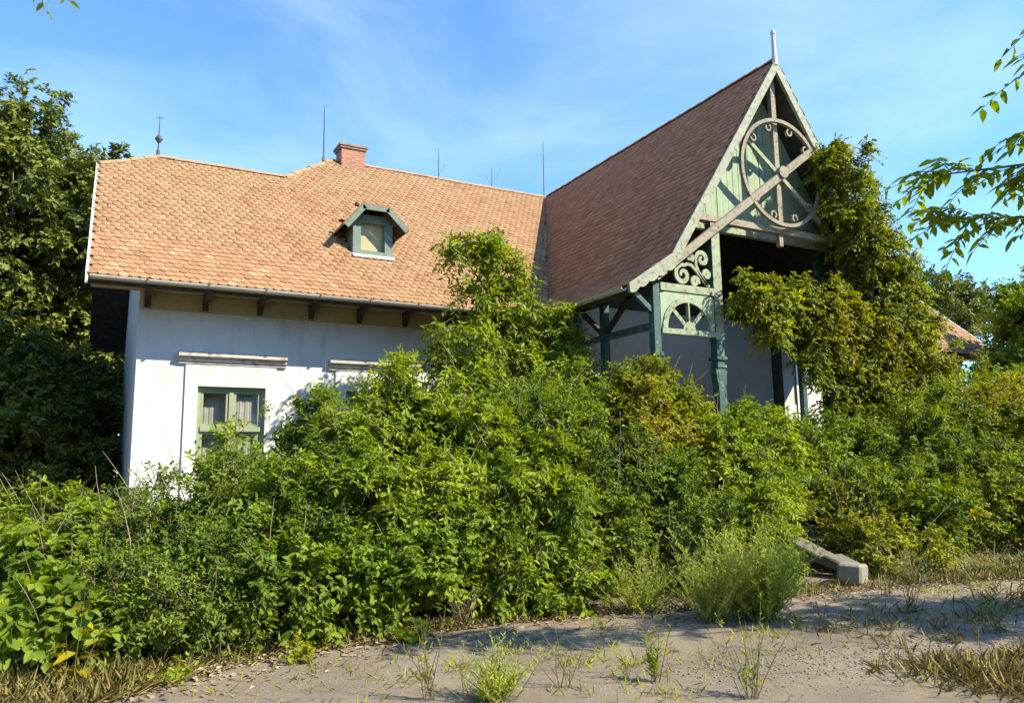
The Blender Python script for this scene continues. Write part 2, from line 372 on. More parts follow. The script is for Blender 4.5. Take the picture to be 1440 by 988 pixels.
# ------------------------------------------------------------------ ground, drive
def sheet(name, pts, z, m, kind='structure', label=None):
    me = bpy.data.meshes.new(name)
    me.from_pydata([(x, y, z) for x, y in pts], [], [tuple(range(len(pts)))]); me.materials.append(m)
    o = bpy.data.objects.new(name, me); col.objects.link(o); o['kind'] = kind
    if label: o['label'] = label
    return o
sheet('ground', [(-900, -900), (900, -900), (900, 900), (-900, 900)], 0.0, M['soil'], label='bare dry soil and leaf litter around the house')
edge = [(-0.9, -9.75), (-0.3, -9.35), (0.3, -8.98), (0.92, -8.75), (1.7, -8.62), (2.46, -8.50), (3.3, -8.58), (4.23, -8.66), (5.0, -8.95), (5.7, -8.85), (6.6, -9.0), (7.52, -9.02), (8.8, -9.35), (10.2, -9.65), (13, -10.3), (17, -11.5), (30, -15)]
def rough(pts, amp):
    out = []
    for (x0, y0), (x1, y1) in zip(pts[:-1], pts[1:]):
        k = max(2, int(math.hypot(x1 - x0, y1 - y0) / 0.12))
        for i in range(k):
            t = i / k; out.append((x0 + (x1 - x0) * t + random.uniform(-amp, amp), y0 + (y1 - y0) * t + random.uniform(-amp, amp)))
    return out + [pts[-1]]
sheet('driveway', rough(edge, 0.045) + [(30, -40), (-20, -40), (-20, -16), (-6, -11.2)], 0.006, M['asphalt'], label='cracked old asphalt drive bleached by the sun')

# ------------------------------------------------------------------ house
E_, ZE, S = 0.90, 4.956, 0.899            # eave overhang, eave height, main roof slope
R1, R2 = 3.483, 4.857                      # ridge lines (Y)
XL, XR = -0.853, 26.2
XC, YW = 11.85, -4.60                     # porch wing axis and gable plane
ZR = ZE + S * (R2 + E_)                    # ridge height of the big roof and the wing
def zmain(y): return ZE + S * (y + E_)
SW1, SW2 = 1.505, 0.70                      # wing slopes: steep, flared foot
KX, EX = 3.08, 4.10                        # half widths: knee, eave
ZK = ZR - SW1 * KX
ZWE = ZK - SW2 * (EX - KX)
def zwing(dx): return ZR - SW1 * dx if dx <= KX else ZK - SW2 * (dx - KX)

house = empty('house', (12, 2.5, 0), 'long white plastered villa with orange tiled roof and carved timber gable porch', 'house')

# walls: front wall with window openings, built around the openings
WIN = [(1.08 + 2.876 * k, 2.33 + 2.876 * k) for k in range(3)]
WZ0, WZ1 = 1.05, 3.18
w = MB()
xs = 0.0
T = 0.5
for a, b in WIN:
    w.box(xs, a, 0, T, 0, ZE + 0.3); w.box(a, b, 0, T, WZ1, ZE + 0.3); w.box(a, b, 0, T, 0, WZ0); xs = b
w.box(xs, 26 - 0.75, 0, T, 0, ZE + 0.3)
BW1, BW2 = 2 * R1, 2 * R2
def gable(x0, x1, r, yb):    # end wall with its gable
    w.prism([(T, 0), (yb, 0), (yb, ZE + 0.3), (min(r + 0.71, yb), zmain(r - .71) - .25), (r - 0.71, zmain(r - .71) - .25), (T, zmain(T) - .25)], 'X', x0, x1)
gable(0, 0.5, R1, BW1); gable(24.75, 25.25, R1, BW1)
gable(4.1, 4.5, R2, BW2); gable(20, 20.4, R2, BW2)
w.box(0.5, 4.1, BW1 - .4, BW1, 0, ZE + .3); w.box(4.5, 20, BW2 - .4, BW2, 0, ZE + .3); w.box(20.4, 24.75, BW1 - .4, BW1, 0, ZE + .3)
w.build('wall', M['plaster'], house)
# painted frieze band under the eaves, soffit boarding
MB().box(0.06, 7.6, -0.03, -0.002, 4.60, 4.925).build('frieze_band', M['ochre'], house)
MB().box(16.3, 25.2, -0.03, -0.002, 4.60, 4.925).build('frieze_band', M['ochre'], house)
x = XL + 0.03
while x < XR - .1:
    if not 8.5 < x < 15.3:
        MB().box(x, min(x + 1.0, XR - .05), -E_ + 0.05, -0.004, 4.93, 4.955).build('soffit_board', M['ochre'], house)
    x += 1.02
# brackets under the eaves
bp = [(-0.033, 4.62), (-0.033, 4.928), (-0.80, 4.928), (-0.80, 4.86), (-0.62, 4.82), (-0.30, 4.80), (-0.14, 4.74), (-0.11, 4.64)]
b0 = MB().prism(bp, 'X', -0.05, 0.05).build('corbel', M['dark_wood'], house)
base_loc = b0.location.copy()
for k in range(8):
    o = b0 if k == 0 else b0.copy()
    if k: col.objects.link(o); o.parent = house
    o.location = base_loc + Vector((0.13 + 1.018 * k, 0, 0))
for k in range(8):
    o = b0.copy(); col.objects.link(o); o.parent = house; o.location = base_loc + Vector((17.2 + 1.018 * k, 0, 0))
# gutter with hooks
def gutter(name, p, q, r=0.075):
    p, q = Vector(p), Vector(q); d = (q - p).normalized(); sd = d.cross(Vector((0, 0, 1))).normalized()
    g = MB(); vs_ = []
    for c in (p, q):
        for rr in (r, r - 0.012):
            for k in range(9):
                t = math.pi * k / 8; vs_.append(c + sd * (rr * math.cos(t)) - Vector((0, 0, rr * math.sin(t))))
    fs = []
    for k in range(8):
        fs.append((k, k + 1, 18 + k + 1, 18 + k)); fs.append((9 + k, 27 + k, 27 + k + 1, 9 + k + 1))
    fs += [(0, 18, 27, 9), (8, 17, 35, 26)]
    fs += [(k, 9 + k, 9 + k + 1, k + 1) for k in range(8)] + [(18 + k, 18 + k + 1, 27 + k + 1, 27 + k) for k in range(8)]
    g.add(vs_, fs)
    go = g.build(name, M['zinc'], house, smooth=False)
    L = (q - p).length; k = 0.9
    while k < L:
        c = p + d * k
        MB().bar(c + Vector((0, 0, -r - 0.006)) - d * 0.015, c + Vector((0, 0, -r - 0.006)) + d * 0.015, 0.12, 0.012).bar(c + sd * (r + .004) + Vector((0, 0, -r * .9)), c + sd * (r + .004) + Vector((0, 0, .03)), 0.03, 0.012).build('gutter_hook', M['iron'], go)
        k += 1.02
    return go
gutter('gutter', (XL + 0.02, -E_ - 0.07, ZE - 0.015), (7.75, -E_ - 0.07, ZE - 0.015))

# windows
def window(a, b, k):
    f = MB()
    z0, z1 = WZ0, WZ1; zt = 2.37; mid = (a + b) / 2; y0, y1 = 0.06, 0.14
    f.box(a, a + .07, y0, y1, z0, z1); f.box(b - .07, b, y0, y1, z0, z1)
    f.box(a + .07, b - .07, y0, y1, z1 - .07, z1); f.box(a + .07, b - .07, y0, y1, z0, z0 + .07)
    f.box(a + .07, b - .07, y0 - .03, y1, zt - .05, zt + .05)
    f.box(mid - .045, mid + .045, y0 - .01, y1, zt + .05, z1 - .07); f.box(mid - .045, mid + .045, y0 - .01, y1, z0 + .07, zt - .05)
    win = f.build('window', M['win_green'], house, bevel=0.006)
    for (xa, xb, za, zb) in ((a + .07, mid - .045, zt + .05, z1 - .07), (mid + .045, b - .07, zt + .05, z1 - .07), (a + .07, mid - .045, z0 + .07, zt - .05), (mid + .045, b - .07, z0 + .07, zt - .05)):
        s = MB(); t = .05
        s.box(xa + .004, xa + t, y0 + .015, y1 - .015, za + .004, zb - .004); s.box(xb - t, xb - .004, y0 + .015, y1 - .015, za + .004, zb - .004)
        s.box(xa + t, xb - t, y0 + .015, y1 - .015, zb - t, zb - .004); s.box(xa + t, xb - t, y0 + .015, y1 - .015, za + .004, za + t)
        s.build('sash', M['win_green'], win)
        MB().box(xa + t, xb - t, .098, .104, za + t, zb - t).build('pane', M['glass'], win)
    # half drawn curtain behind the panes
    cvs, cfs = [], []
    N = 60
    for i in range(N + 1):
        xx = a + .08 + (b - a - .16) * i / N
        yy = .18 + .007 * math.sin(i * .9 + k) + .004 * math.sin(i * 2.3)
        yy += .10 if i < N * .45 else 0
        cvs += [(xx, yy, z0 + .02), (xx, yy, z1 - .04)]
    for i in range(N):
        if i != int(N * .45): cfs.append((2 * i, 2 * i + 2, 2 * i + 3, 2 * i + 1))
    MB().add(cvs, cfs).build('curtain', M['curtain'], win)
    MB().box(a - .6, b + .6, .9, .93, z0 - .2, z1 + .3).build('room_shade_panel', M['dark_wood'], win)  # dark sheet whose colour stands in for the unlit room behind
    # plaster surround and cornice
    sr = MB()
    sr.box(a - .23, a - .001, -.035, -.002, .9, 3.60); sr.box(b + .001, b + .20, -.035, -.002, .9, 3.60); sr.box(a - .001, b + .001, -.035, -.002, WZ1 + .001, 3.60)
    sr.box(a - .02, b + .02, -.10, .05, WZ0 - .10, WZ0 - .001)
    sr.build('window_surround', M['plaster'], house)
    x0, x1 = a - .37, b + .39
    c = MB()
    c.prism([(-.002, 3.601), (-.05, 3.601), (-.05, 3.64), (-.09, 3.665), (-.09, 3.71), (-.15, 3.74), (-.15, 3.79), (-.12, 3.80), (-.002, 3.835)], 'X', x0, x1)
    c.build('cornice', M['trim'], house)
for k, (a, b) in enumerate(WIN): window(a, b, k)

# ---- roofs: boarding under the tiles
def slab(polys, th):
    m_ = MB()
    for poly in polys:
        n_ = len(poly); P = [Vector(p) for p in poly]
        nn = (P[1] - P[0]).cross(P[2] - P[0]).normalized()
        if nn.z < 0: P.reverse(); nn = -nn
        m_.add(P + [p - nn * th for p in P], [tuple(range(n_)), tuple(range(2 * n_ - 1, n_ - 1, -1))] + [(i, i + n_, (i + 1) % n_ + n_, (i + 1) % n_) for i in range(n_)])
    return m_
def fp(x, y): return (x, y, zmain(y))
ye = -E_
X1a, X1b, X2a = 0.351, 3.287, 4.829
def mx_(x): return 2 * XC - x + 1.55        # right half of the long roof, a little longer than the left
front = [fp(XL, ye), fp(XR, ye), fp(XR, 2.77), fp(mx_(X1a), R1), fp(mx_(X1b), R1), fp(mx_(X2a), R2), fp(X2a, R2), fp(X1b, R1), fp(X1a, R1), fp(XL, 2.77)]
Z1, Z2 = zmain(R1), zmain(R2)
def bpnt(x, y, r): return (x, y, zmain(2 * r - y))
back_l = [bpnt(XL, 2 * R1 - 2.77, R1), (X1a, R1, Z1), (X1b, R1, Z1), (X1b + .9, R1, Z1), bpnt(X1b + .9, 2 * R1 + E_, R1), bpnt(XL, 2 * R1 + E_, R1)]
back_m = [(X1b, 2 * R2 - R1, Z1), (X2a, R2, Z2), (mx_(X2a), R2, Z2), (mx_(X1b), 2 * R2 - R1, Z1), bpnt(mx_(X1b), 2 * R2 + E_, R2), bpnt(X1b, 2 * R2 + E_, R2)]
back_r = [(mx_(X1b) - .9, R1, Z1), (mx_(X1a), R1, Z1), bpnt(XR, 2 * R1 - 2.77, R1), bpnt(XR, 2 * R1 + E_, R1), bpnt(mx_(X1b) - .9, 2 * R1 + E_, R1)]
hip_l = [fp(XL, 2.77), (X1a, R1, Z1), bpnt(XL, 2 * R1 - 2.77, R1)]
hip_m = [(X1b, R1, Z1), (X2a, R2, Z2), (X1b, 2 * R2 - R1, Z1)]
hip_r = [fp(XR, 2.77), bpnt(XR, 2 * R1 - 2.77, R1), (mx_(X1a), R1, Z1)]
hip_n = [(mx_(X1b), R1, Z1), (mx_(X1b), 2 * R2 - R1, Z1), (mx_(X2a), R2, Z2)]
def shift(poly, d): return [(p[0], p[1], p[2] + d) for p in poly]
roof = slab([shift(q, -0.07) for q in (front, back_l, back_m, back_r, hip_l, hip_m, hip_r, hip_n)], 0.10).build('roof', M['dark_wood'], house)
slab([shift(q, 0.0) for q in (back_l, back_m, back_r, hip_l, hip_m, hip_r, hip_n)], 0.05).build('rear_roof_covering', M['underlay'], roof)
slab([shift(front, -0.035)], 0.03).build('underlay', M['underlay'], roof)

# wing roof
WY0 = YW - 0.15
wing_polys = []
for sgn in (-1, 1):
    wing_polys.append([(XC, WY0, ZR), (XC + sgn * KX, WY0, ZK), (XC + sgn * KX, 0.6, ZK), (XC, R2 - .1, ZR)])
    wing_polys.append([(XC + sgn * KX, WY0, ZK), (XC + sgn * EX, WY0, ZWE), (XC + sgn * EX, -.8, ZWE), (XC + sgn * KX, 0.6, ZK)])
wroof = slab([shift(q, -0.08) for q in wing_polys], 0.08).build('porch_roof', M['dark_wood'], house)
slab([shift(q, -0.035) for q in wing_polys], 0.03).build('underlay', M['underlay'], wroof)

# ---- tiles
TW, TEX, TL, TT = 0.165, 0.162, 0.29, 0.015
t_out = [(-.5, .055), (-.30, .016), (0, 0), (.30, .016), (.5, .055), (.5, TL), (-.5, TL)]
t_top = np.array([(a * (TW - .004), b, .032 - .085 * b + TT) for a, b in t_out])
t_bot = np.array([(a * (TW - .004), b, .032 - .085 * b) for a, b in t_out[:5]])
tileV = np.vstack([t_top, t_bot])
tileF = [(0, 1, 2), (0, 2, 4), (2, 3, 4), (0, 4, 5), (0, 5, 6)]
for i in range(4): tileF += [(i, i + 7, i + 8), (i, i + 8, i + 1)]
tileF = np.array(tileF)
def tile_frames(O, A, B, inside, a0, a1, b1):
    O, A, B = np.array(O, float), np.array(A, float), np.array(B, float); N = np.cross(A, B)
    out = []
    for i in range(int(b1 / TEX) + 1):
        b = i * TEX - 0.03; off = (i % 2) * TW / 2
        for a in np.arange(a0 + off, a1, TW):
            if inside(a, b + 0.08): out.append((a, b))
    return O, A, B, N, np.array(out)
rl = math.sqrt(1 + S * S)
def in_front(a, b):
    x = XL + a; y = ye + b / rl
    if x < XL + .02 or x > XR - .02: return False
    if x < X1a: ymax = 2.77 + (R1 - 2.77) * (x - XL) / (X1a - XL)
    elif x < X1b: ymax = R1
    elif x < X2a: ymax = R1 + (R2 - R1) * (x - X1b) / (X2a - X1b)
    elif x < mx_(X2a): ymax = R2
    elif x < mx_(X1b): ymax = R2 + (R1 - R2) * (x - mx_(X2a)) / (mx_(X1b) - mx_(X2a))
    elif x < mx_(X1a): ymax = R1
    else: ymax = R1 + (2.77 - R1) * (x - mx_(X1a)) / (XR - mx_(X1a))
    if y > ymax - .03: return False
    if 4.16 < x < 5.2 and .60 < y < 1.9 : return False      # dormer
    z = zmain(y); dx = abs(x - XC)
    return z > zwing(dx) - .02 if dx < EX + .3 else True
fr_main = tile_frames((XL, ye, ZE), (1, 0, 0), (0, 1 / rl, S / rl), in_front, 0.05, XR - XL, (R2 + E_) * rl)
def wing_fr(slope, dx0, dx1, z0, sgn):
    l_ = math.sqrt(1 + slope * slope); L = (dx0 - dx1) * l_
    def inside(a, b):
        dx = dx0 - b / l_; z = zwing(max(dx, 0)); y = WY0 + a
        if b > L - 0.02: return False
        return zmain(y) < z + 0.02
    if sgn < 0:   # left slope: eave runs towards the viewer
        O = (XC - dx0, WY0, z0)
        def ins2(a, b): return inside(-a, b)
        return tile_frames(O, (0, -1, 0), (1 / l_, 0, slope / l_), ins2, -(R2 - WY0), 0.0, L)
    O = (XC + dx0, WY0, z0)
    return tile_frames(O, (0, 1, 0), (-1 / l_, 0, slope / l_), inside, 0.0, R2 - WY0, L)
fr_wing = [wing_fr(SW1, KX, 0, ZK, -1), wing_fr(SW2, EX, KX, ZWE, -1), wing_fr(SW1, KX, 0, ZK, 1), wing_fr(SW2, EX, KX, ZWE, 1)]
def tiles_world(fr, jit=0.006):
    O, A, B, N, ab = fr
    n = len(ab); rot = RNG.normal(0, .012, n); lift = RNG.uniform(0, .007, n); da = RNG.normal(0, .003, n); db = RNG.normal(0, jit, n)
    sl = RNG.random(n) < .018; db = db - sl * RNG.uniform(.02, .07, n); rot = rot + sl * RNG.normal(0, .07, n)
    c, s = np.cos(rot), np.sin(rot)
    la = tileV[None, :, 0] * c[:, None] - tileV[None, :, 1] * s[:, None]; lb = tileV[None, :, 0] * s[:, None] + tileV[None, :, 1] * c[:, None]
    ln = tileV[None, :, 2] + lift[:, None]
    a = ab[:, 0:1] + da[:, None] + la; b = ab[:, 1:2] + db[:, None] + lb
    return O + a[..., None] * A + b[..., None] * B + ln[..., None] * N
def joined_tiles(name, Ws, m, parent):
    V = np.vstack([W_.reshape(-1, 3) for W_ in Ws]); n = sum(len(W_) for W_ in Ws)
    Fc = (tileF[None] + (np.arange(n) * len(tileV))[:, None, None]).reshape(-1, 3)
    rnd = np.repeat(np.clip(RNG.normal(.5, .24, n), 0, 1), len(tileV))
    o = np_mesh(name, V, Fc, m, parent, {'rnd': rnd}); o['kind'] = 'stuff'
    return o
Wm = tiles_world(fr_main)
cen = Wm.mean(axis=1); dist = np.linalg.norm(cen - np.array(CAM), axis=1)
dist[cen[:, 0] > 6.5] += 100
near = np.argsort(dist)[:300]; far = np.setdiff1d(np.arange(len(Wm)), near)
joined_tiles('tile_field', [Wm[far]], M['tile'], roof)
tile_meshes = []
for k in range(12):
    me = bpy.data.meshes.new('tile'); me.from_pydata([tuple(v) for v in tileV], [], [tuple(int(i) for i in f) for f in tileF]); me.materials.append(M['tile'])
    at = me.attributes.new('rnd', 'FLOAT', 'POINT'); at.data.foreach_set('value', np.full(len(tileV), k / 11, np.float32)); tile_meshes.append(me)
O, A, B, N, ab = fr_main
for i in near:
    o = bpy.data.objects.new('tile', tile_meshes[min(11, max(0, int(random.gauss(5.5, 2.8))))])
    col.objects.link(o); o.parent = roof
    p = O + ab[i, 0] * A + ab[i, 1] * B + random.uniform(0, .007) * N
    Rm = Matrix(np.column_stack([A, B, N]).tolist()).to_4x4() @ Matrix.Rotation(random.gauss(0, .012), 4, 'Z')
    o.matrix_local = Matrix.Translation(Vector(p)) @ Rm
joined_tiles('tile_field', [tiles_world(f) for f in fr_wing], M['wing_tile'], wroof)

# ridge and hip caps, one by one
def cap_mesh(L=0.40, r=0.105):
    vs_, fs = [], []
    for j, (x, rr) in enumerate(((0, r), (L, r * .86))):
        for k in range(7):
            t = math.pi * (k / 6); vs_.append((x, rr * math.cos(t), rr * math.sin(t) * .8))
    for k in range(6): fs.append((k, k + 7, k + 8, k + 1))
    for j in (0, 7): fs.append(tuple(j + k for k in range(7)))
    me = bpy.data.meshes.new('ridge_tile'); me.from_pydata(vs_, [], fs); return me
caps = []
for k in range(5):
    me = cap_mesh(); at = me.attributes.new('rnd', 'FLOAT', 'POINT'); at.data.foreach_set('value', np.full(14, [.95, 1., .8, .9, .6][k], np.float32)); me.materials.append(M['tile']); caps.append(me)
capw = []
for k in range(3):
    me = cap_mesh(); at = me.attributes.new('rnd', 'FLOAT', 'POINT'); at.data.foreach_set('value', np.full(14, [.3, .6, .9][k], np.float32)); me.materials.append(M['wing_tile']); capw.append(me)
def cap_run(p, q, parent, meshes, lift=-0.01):
    p, q = Vector(p), Vector(q); d = q - p; n = max(1, int(d.length / 0.36)); d.normalize()
    sd = Vector((0, 0, 1)).cross(d).normalized(); u = d.cross(sd)
    for i in range(n):
        o = bpy.data.objects.new('ridge_tile', random.choice(meshes)); col.objects.link(o); o.parent = parent
        c = p + d * (i * (q - p).length / n) + u * (lift + random.uniform(0, .012))
        o.matrix_local = Matrix(((d.x, sd.x, u.x, c.x), (d.y, sd.y, u.y, c.y), (d.z, sd.z, u.z, c.z), (0, 0, 0, 1)))
cap_run((X1b, R1, Z1), (X1a, R1, Z1), roof, caps); cap_run(fp(XL, 2.77), (X1a, R1, Z1), roof, caps)
cap_run((X1b, R1, Z1), (X2a, R2, Z2), roof, caps); cap_run((XC - .1, R2, Z2), (X2a, R2, Z2), roof, caps)
cap_run((mx_(X1b), R1, Z1), (mx_(X1a), R1, Z1), roof, caps); cap_run(fp(XR, 2.77), (mx_(X1a), R1, Z1), roof, caps)
cap_run((XC, WY0, ZR), (XC, R2 - .2, ZR), wroof, capw)
# verge boards of the long roof
for x, r in ((XL, -1), (XR, 1)):
    v = MB(); xa, xb = (x - .045, x - .003) if r < 0 else (x + .003, x + .045)
    v.prism([(ye - .02, ZE - .16), (ye - .02, ZE + .05), (2.80, zmain(2.80) + .05), (2.80, zmain(2.80) - .17)], 'X', xa, xb)
    v.build('verge_board', M['white_metal'], house)
# valley sheet on the wing side
vs_, fs = [], []
dxs = [0.0, .6, 1.3, 2.1, KX, 3.6, EX]
for k, dx in enumerate(dxs):
    z = zwing(dx); yv = (z - ZE) / S - E_; wv = .14 + .30 * dx / EX
    vs_ += [(XC - dx, yv + .05, z + .045), (XC - dx + .01, yv - wv, z + .062)]
    if k: fs.append((2 * k - 2, 2 * k, 2 * k + 1, 2 * k - 1))
MB().add(vs_, fs).build('valley_sheet', M['valley'], wroof)

# chimney
ch = MB().box(5.05, 5.73, 4.57, 5.13, 9.3, 10.48).build('chimney', M['brick'], house)
MB().box(5.01, 5.77, 4.53, 5.17, 10.48, 10.54).build('brick_course', M['brick'], ch)
MB().box(4.98, 5.80, 4.50, 5.20, 10.54, 10.61).prism([(4.6, 10.61), (5.1, 10.61), (5.02, 10.66), (4.68, 10.66)], 'X', 5.1, 5.7).build('chimney_cap', M['stone'], ch)
# finial and rods
MB().lathe((0.351, R1, Z1), [(.045, -.05), (.04, .18), (.02, .22), (.018, .36), (.05, .40), (.085, .46), (.085, .49), (.05, .54), (.018, .58), (.014, .70), (.008, 1.05)], 8).bar((0.27, R1, Z1 + 1.0), (0.43, R1, Z1 + 1.0), .012, .012).build('finial', M['iron'], house)
MB().lathe((4.62, R2, Z2), [(.05, -.05), (.03, .1), (.022, .12), (.018, 1.0), (.010, 1.62)], 6).build('lightning_rod', M['iron'], house)
MB().lathe((XC - .05, R2, Z2), [(.05, -.05), (.03, .1), (.022, .12), (.018, 1.2), (.010, 1.95)], 6).build('lightning_rod', M['iron'], house)
MB().lathe((8.1, R2, Z2), [(.03, -.05), (.016, .1), (.010, .75), (.006, 1.0)], 5).bar((8.1, R2, Z2 + .12), (8.32, R2, Z2 + .55), .012, .012).build('antenna', M['iron'], house)
MB().lathe((9.9, R2, Z2), [(.03, -.05), (.014, .1), (.008, .7)], 5).bar((9.9, R2, Z2 + .12), (10.2, R2, Z2 + .7), .010, .010).bar((9.9, R2, Z2 + .08), (9.7, R2, Z2 + .4), .010, .010).build('antenna', M['iron'], house)

# dormer
dm = MB()
DY = 0.60
dx0, dx1, dz0, dz1 = 4.27, 5.08, 6.30, 7.12
fr = MB()
t = .13
fr.box(dx0 - .06, dx0 + t, DY - .06, DY + .06, dz0, dz1); fr.box(dx1 - t, dx1 + .06, DY - .06, DY + .06, dz0, dz1)
fr.box(dx0 + t, dx1 - t, DY - .06, DY + .06, dz1 - .06, dz1 + .12); fr.box(dx0 + t, dx1 - t, DY - .06, DY + .06, dz0, dz0 + .10)
fr.prism([(dx0 - .06, dz1), (dx0 + t, dz1), (dx0 + t, dz1 + .17), (dx0 + .10, dz1 + .17)], 'Y', DY - .05, DY + .05)
fr.prism([(dx1 + .06, dz1), (dx1 - t, dz1), (dx1 - t, dz1 + .17), (dx1 - .10, dz1 + .17)], 'Y', DY - .05, DY + .05)
dormer = fr.build('dormer', M['dormer_green'], house, bevel=.006)
MB().box(dx0 + t, dx1 - t, DY + .075, DY + .10, dz0 + .10, dz1 - .06).build('shutter', M['beige_board'], dormer)
MB().prism([(dx0 + t, dz0 + .1), (dx1 - t, dz0 + .1), (dx1 - t, dz0 + .14), (dx0 + t, dz0 + .14)], 'Y', DY + .0601, DY + .072).build('shutter_rail', M['dormer_green'], dormer)
for xa, xb in ((dx0 - .06, dx0 - .02), (dx1 + .02, dx1 + .06)):
    MB().prism([(DY + .061, dz0 - .05), (DY + .061, dz1 + .1), (1.75, dz1 + .1), (1.75, 7.25)], 'X', xa, xb).build('cheek', M['dormer_green'], dormer)
MB().prism([(DY - .22, dz0 - .10), (DY - .22, dz0 - .06), (DY - .058, dz0 + .01), (DY - .058, dz0 - .03)], 'X', dx0 - .08, dx1 + .06).build('sill', M['white_metal'], dormer)
DF = 0.30
prof = [(3.96, 6.88), (4.36, 7.38), (4.96, 7.38), (5.42, 6.93)]
def dorm_roof(y0, y1, off, th, prof=prof):
    n_ = len(prof); top = [(x_, z_ + off) for x_, z_ in prof]; bot = [(x_, z_ + off - th) for x_, z_ in prof]
    return MB().prism(top + bot[::-1], 'Y', y0, y1)
rp = MB()
dr = dorm_roof(DF + .02, 1.0, .02, .05)
dr.build('dormer_roof', M['dark_wood'], dormer)
# dormer covering: left and right slopes, hipped crown
apex = (4.66, 1.15, 7.62)
back = 2.1
cov = MB()
pts = [(3.93, DF, 6.90), (4.345, DF, 7.415), (4.975, DF, 7.415), (5.45, DF, 6.95), (3.93, 1.30, 6.90), (5.45, 1.40, 6.95), apex, (4.66, 2.25, 7.62)]
cov.add(pts + [(x_, y_, z_ - .05) for x_, y_, z_ in pts], [(0, 4, 7, 6, 1), (1, 6, 2), (2, 6, 7, 5, 3), (8, 9, 14, 15, 12), (9, 10, 14), (10, 11, 13, 15, 14), (0, 1, 9, 8), (1, 2, 10, 9), (2, 3, 11, 10), (0, 8, 12, 4), (3, 5, 13, 11)])
cov.build('dormer_covering', M['tile'], dormer)
bb = MB()
for (p, q) in (((3.95, 6.87), (4.36, 7.375)), ((4.355, 7.378), (4.965, 7.378)), ((4.96, 7.375), (5.43, 6.92))):
    dx, dz = q[0] - p[0], q[1] - p[1]; l_ = math.hypot(dx, dz); nx, nz = dz / l_, -dx / l_
    bb.prism([p, q, (q[0] + nx * .11, q[1] + nz * .11), (p[0] + nx * .11, p[1] + nz * .11)], 'Y', DF - .03, DF - .002)
bb.build('bargeboard', M['dormer_green'], dormer)
MB().lathe((4.66, 1.15, 7.6), [(.10, 0), (.08, .06), (.03, .10)], 8).build('dormer_ridge_cap', M['dark_wood'], dormer)
MB().lathe((4.36, .75, 7.48), [(.06, 0), (.055, .06), (.02, .09)], 6).build('dormer_ridge_cap', M['dark_wood'], dormer)

# ---- porch wing
zt0 = 0.75
pw = MB()
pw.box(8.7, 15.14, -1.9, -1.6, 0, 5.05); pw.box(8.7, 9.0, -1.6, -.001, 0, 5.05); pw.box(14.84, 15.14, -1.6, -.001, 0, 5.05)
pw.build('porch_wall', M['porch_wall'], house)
k_ = .12
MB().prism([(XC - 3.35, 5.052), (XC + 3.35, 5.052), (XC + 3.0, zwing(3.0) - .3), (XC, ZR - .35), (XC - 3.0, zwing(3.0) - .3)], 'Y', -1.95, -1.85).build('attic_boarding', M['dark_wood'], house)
MB().box(8.2, 15.64, -5.0, -1.91, 0, zt0).build('porch_floor', M['stone'], house)
# a white panelled door on the back wall of the porch
dd = MB().box(14.28, 15.02, -1.95, -1.905, zt0, 3.02).build('porch_door', M['white_metal'], house)
for za, zb in ((.95, 1.9), (2.0, 2.9)):
    MB().box(14.38, 14.62, -1.975, -1.951, za, zb).build('door_panel', M['white_metal'], dd); MB().box(14.70, 14.94, -1.975, -1.951, za, zb).build('door_panel', M['white_metal'], dd)

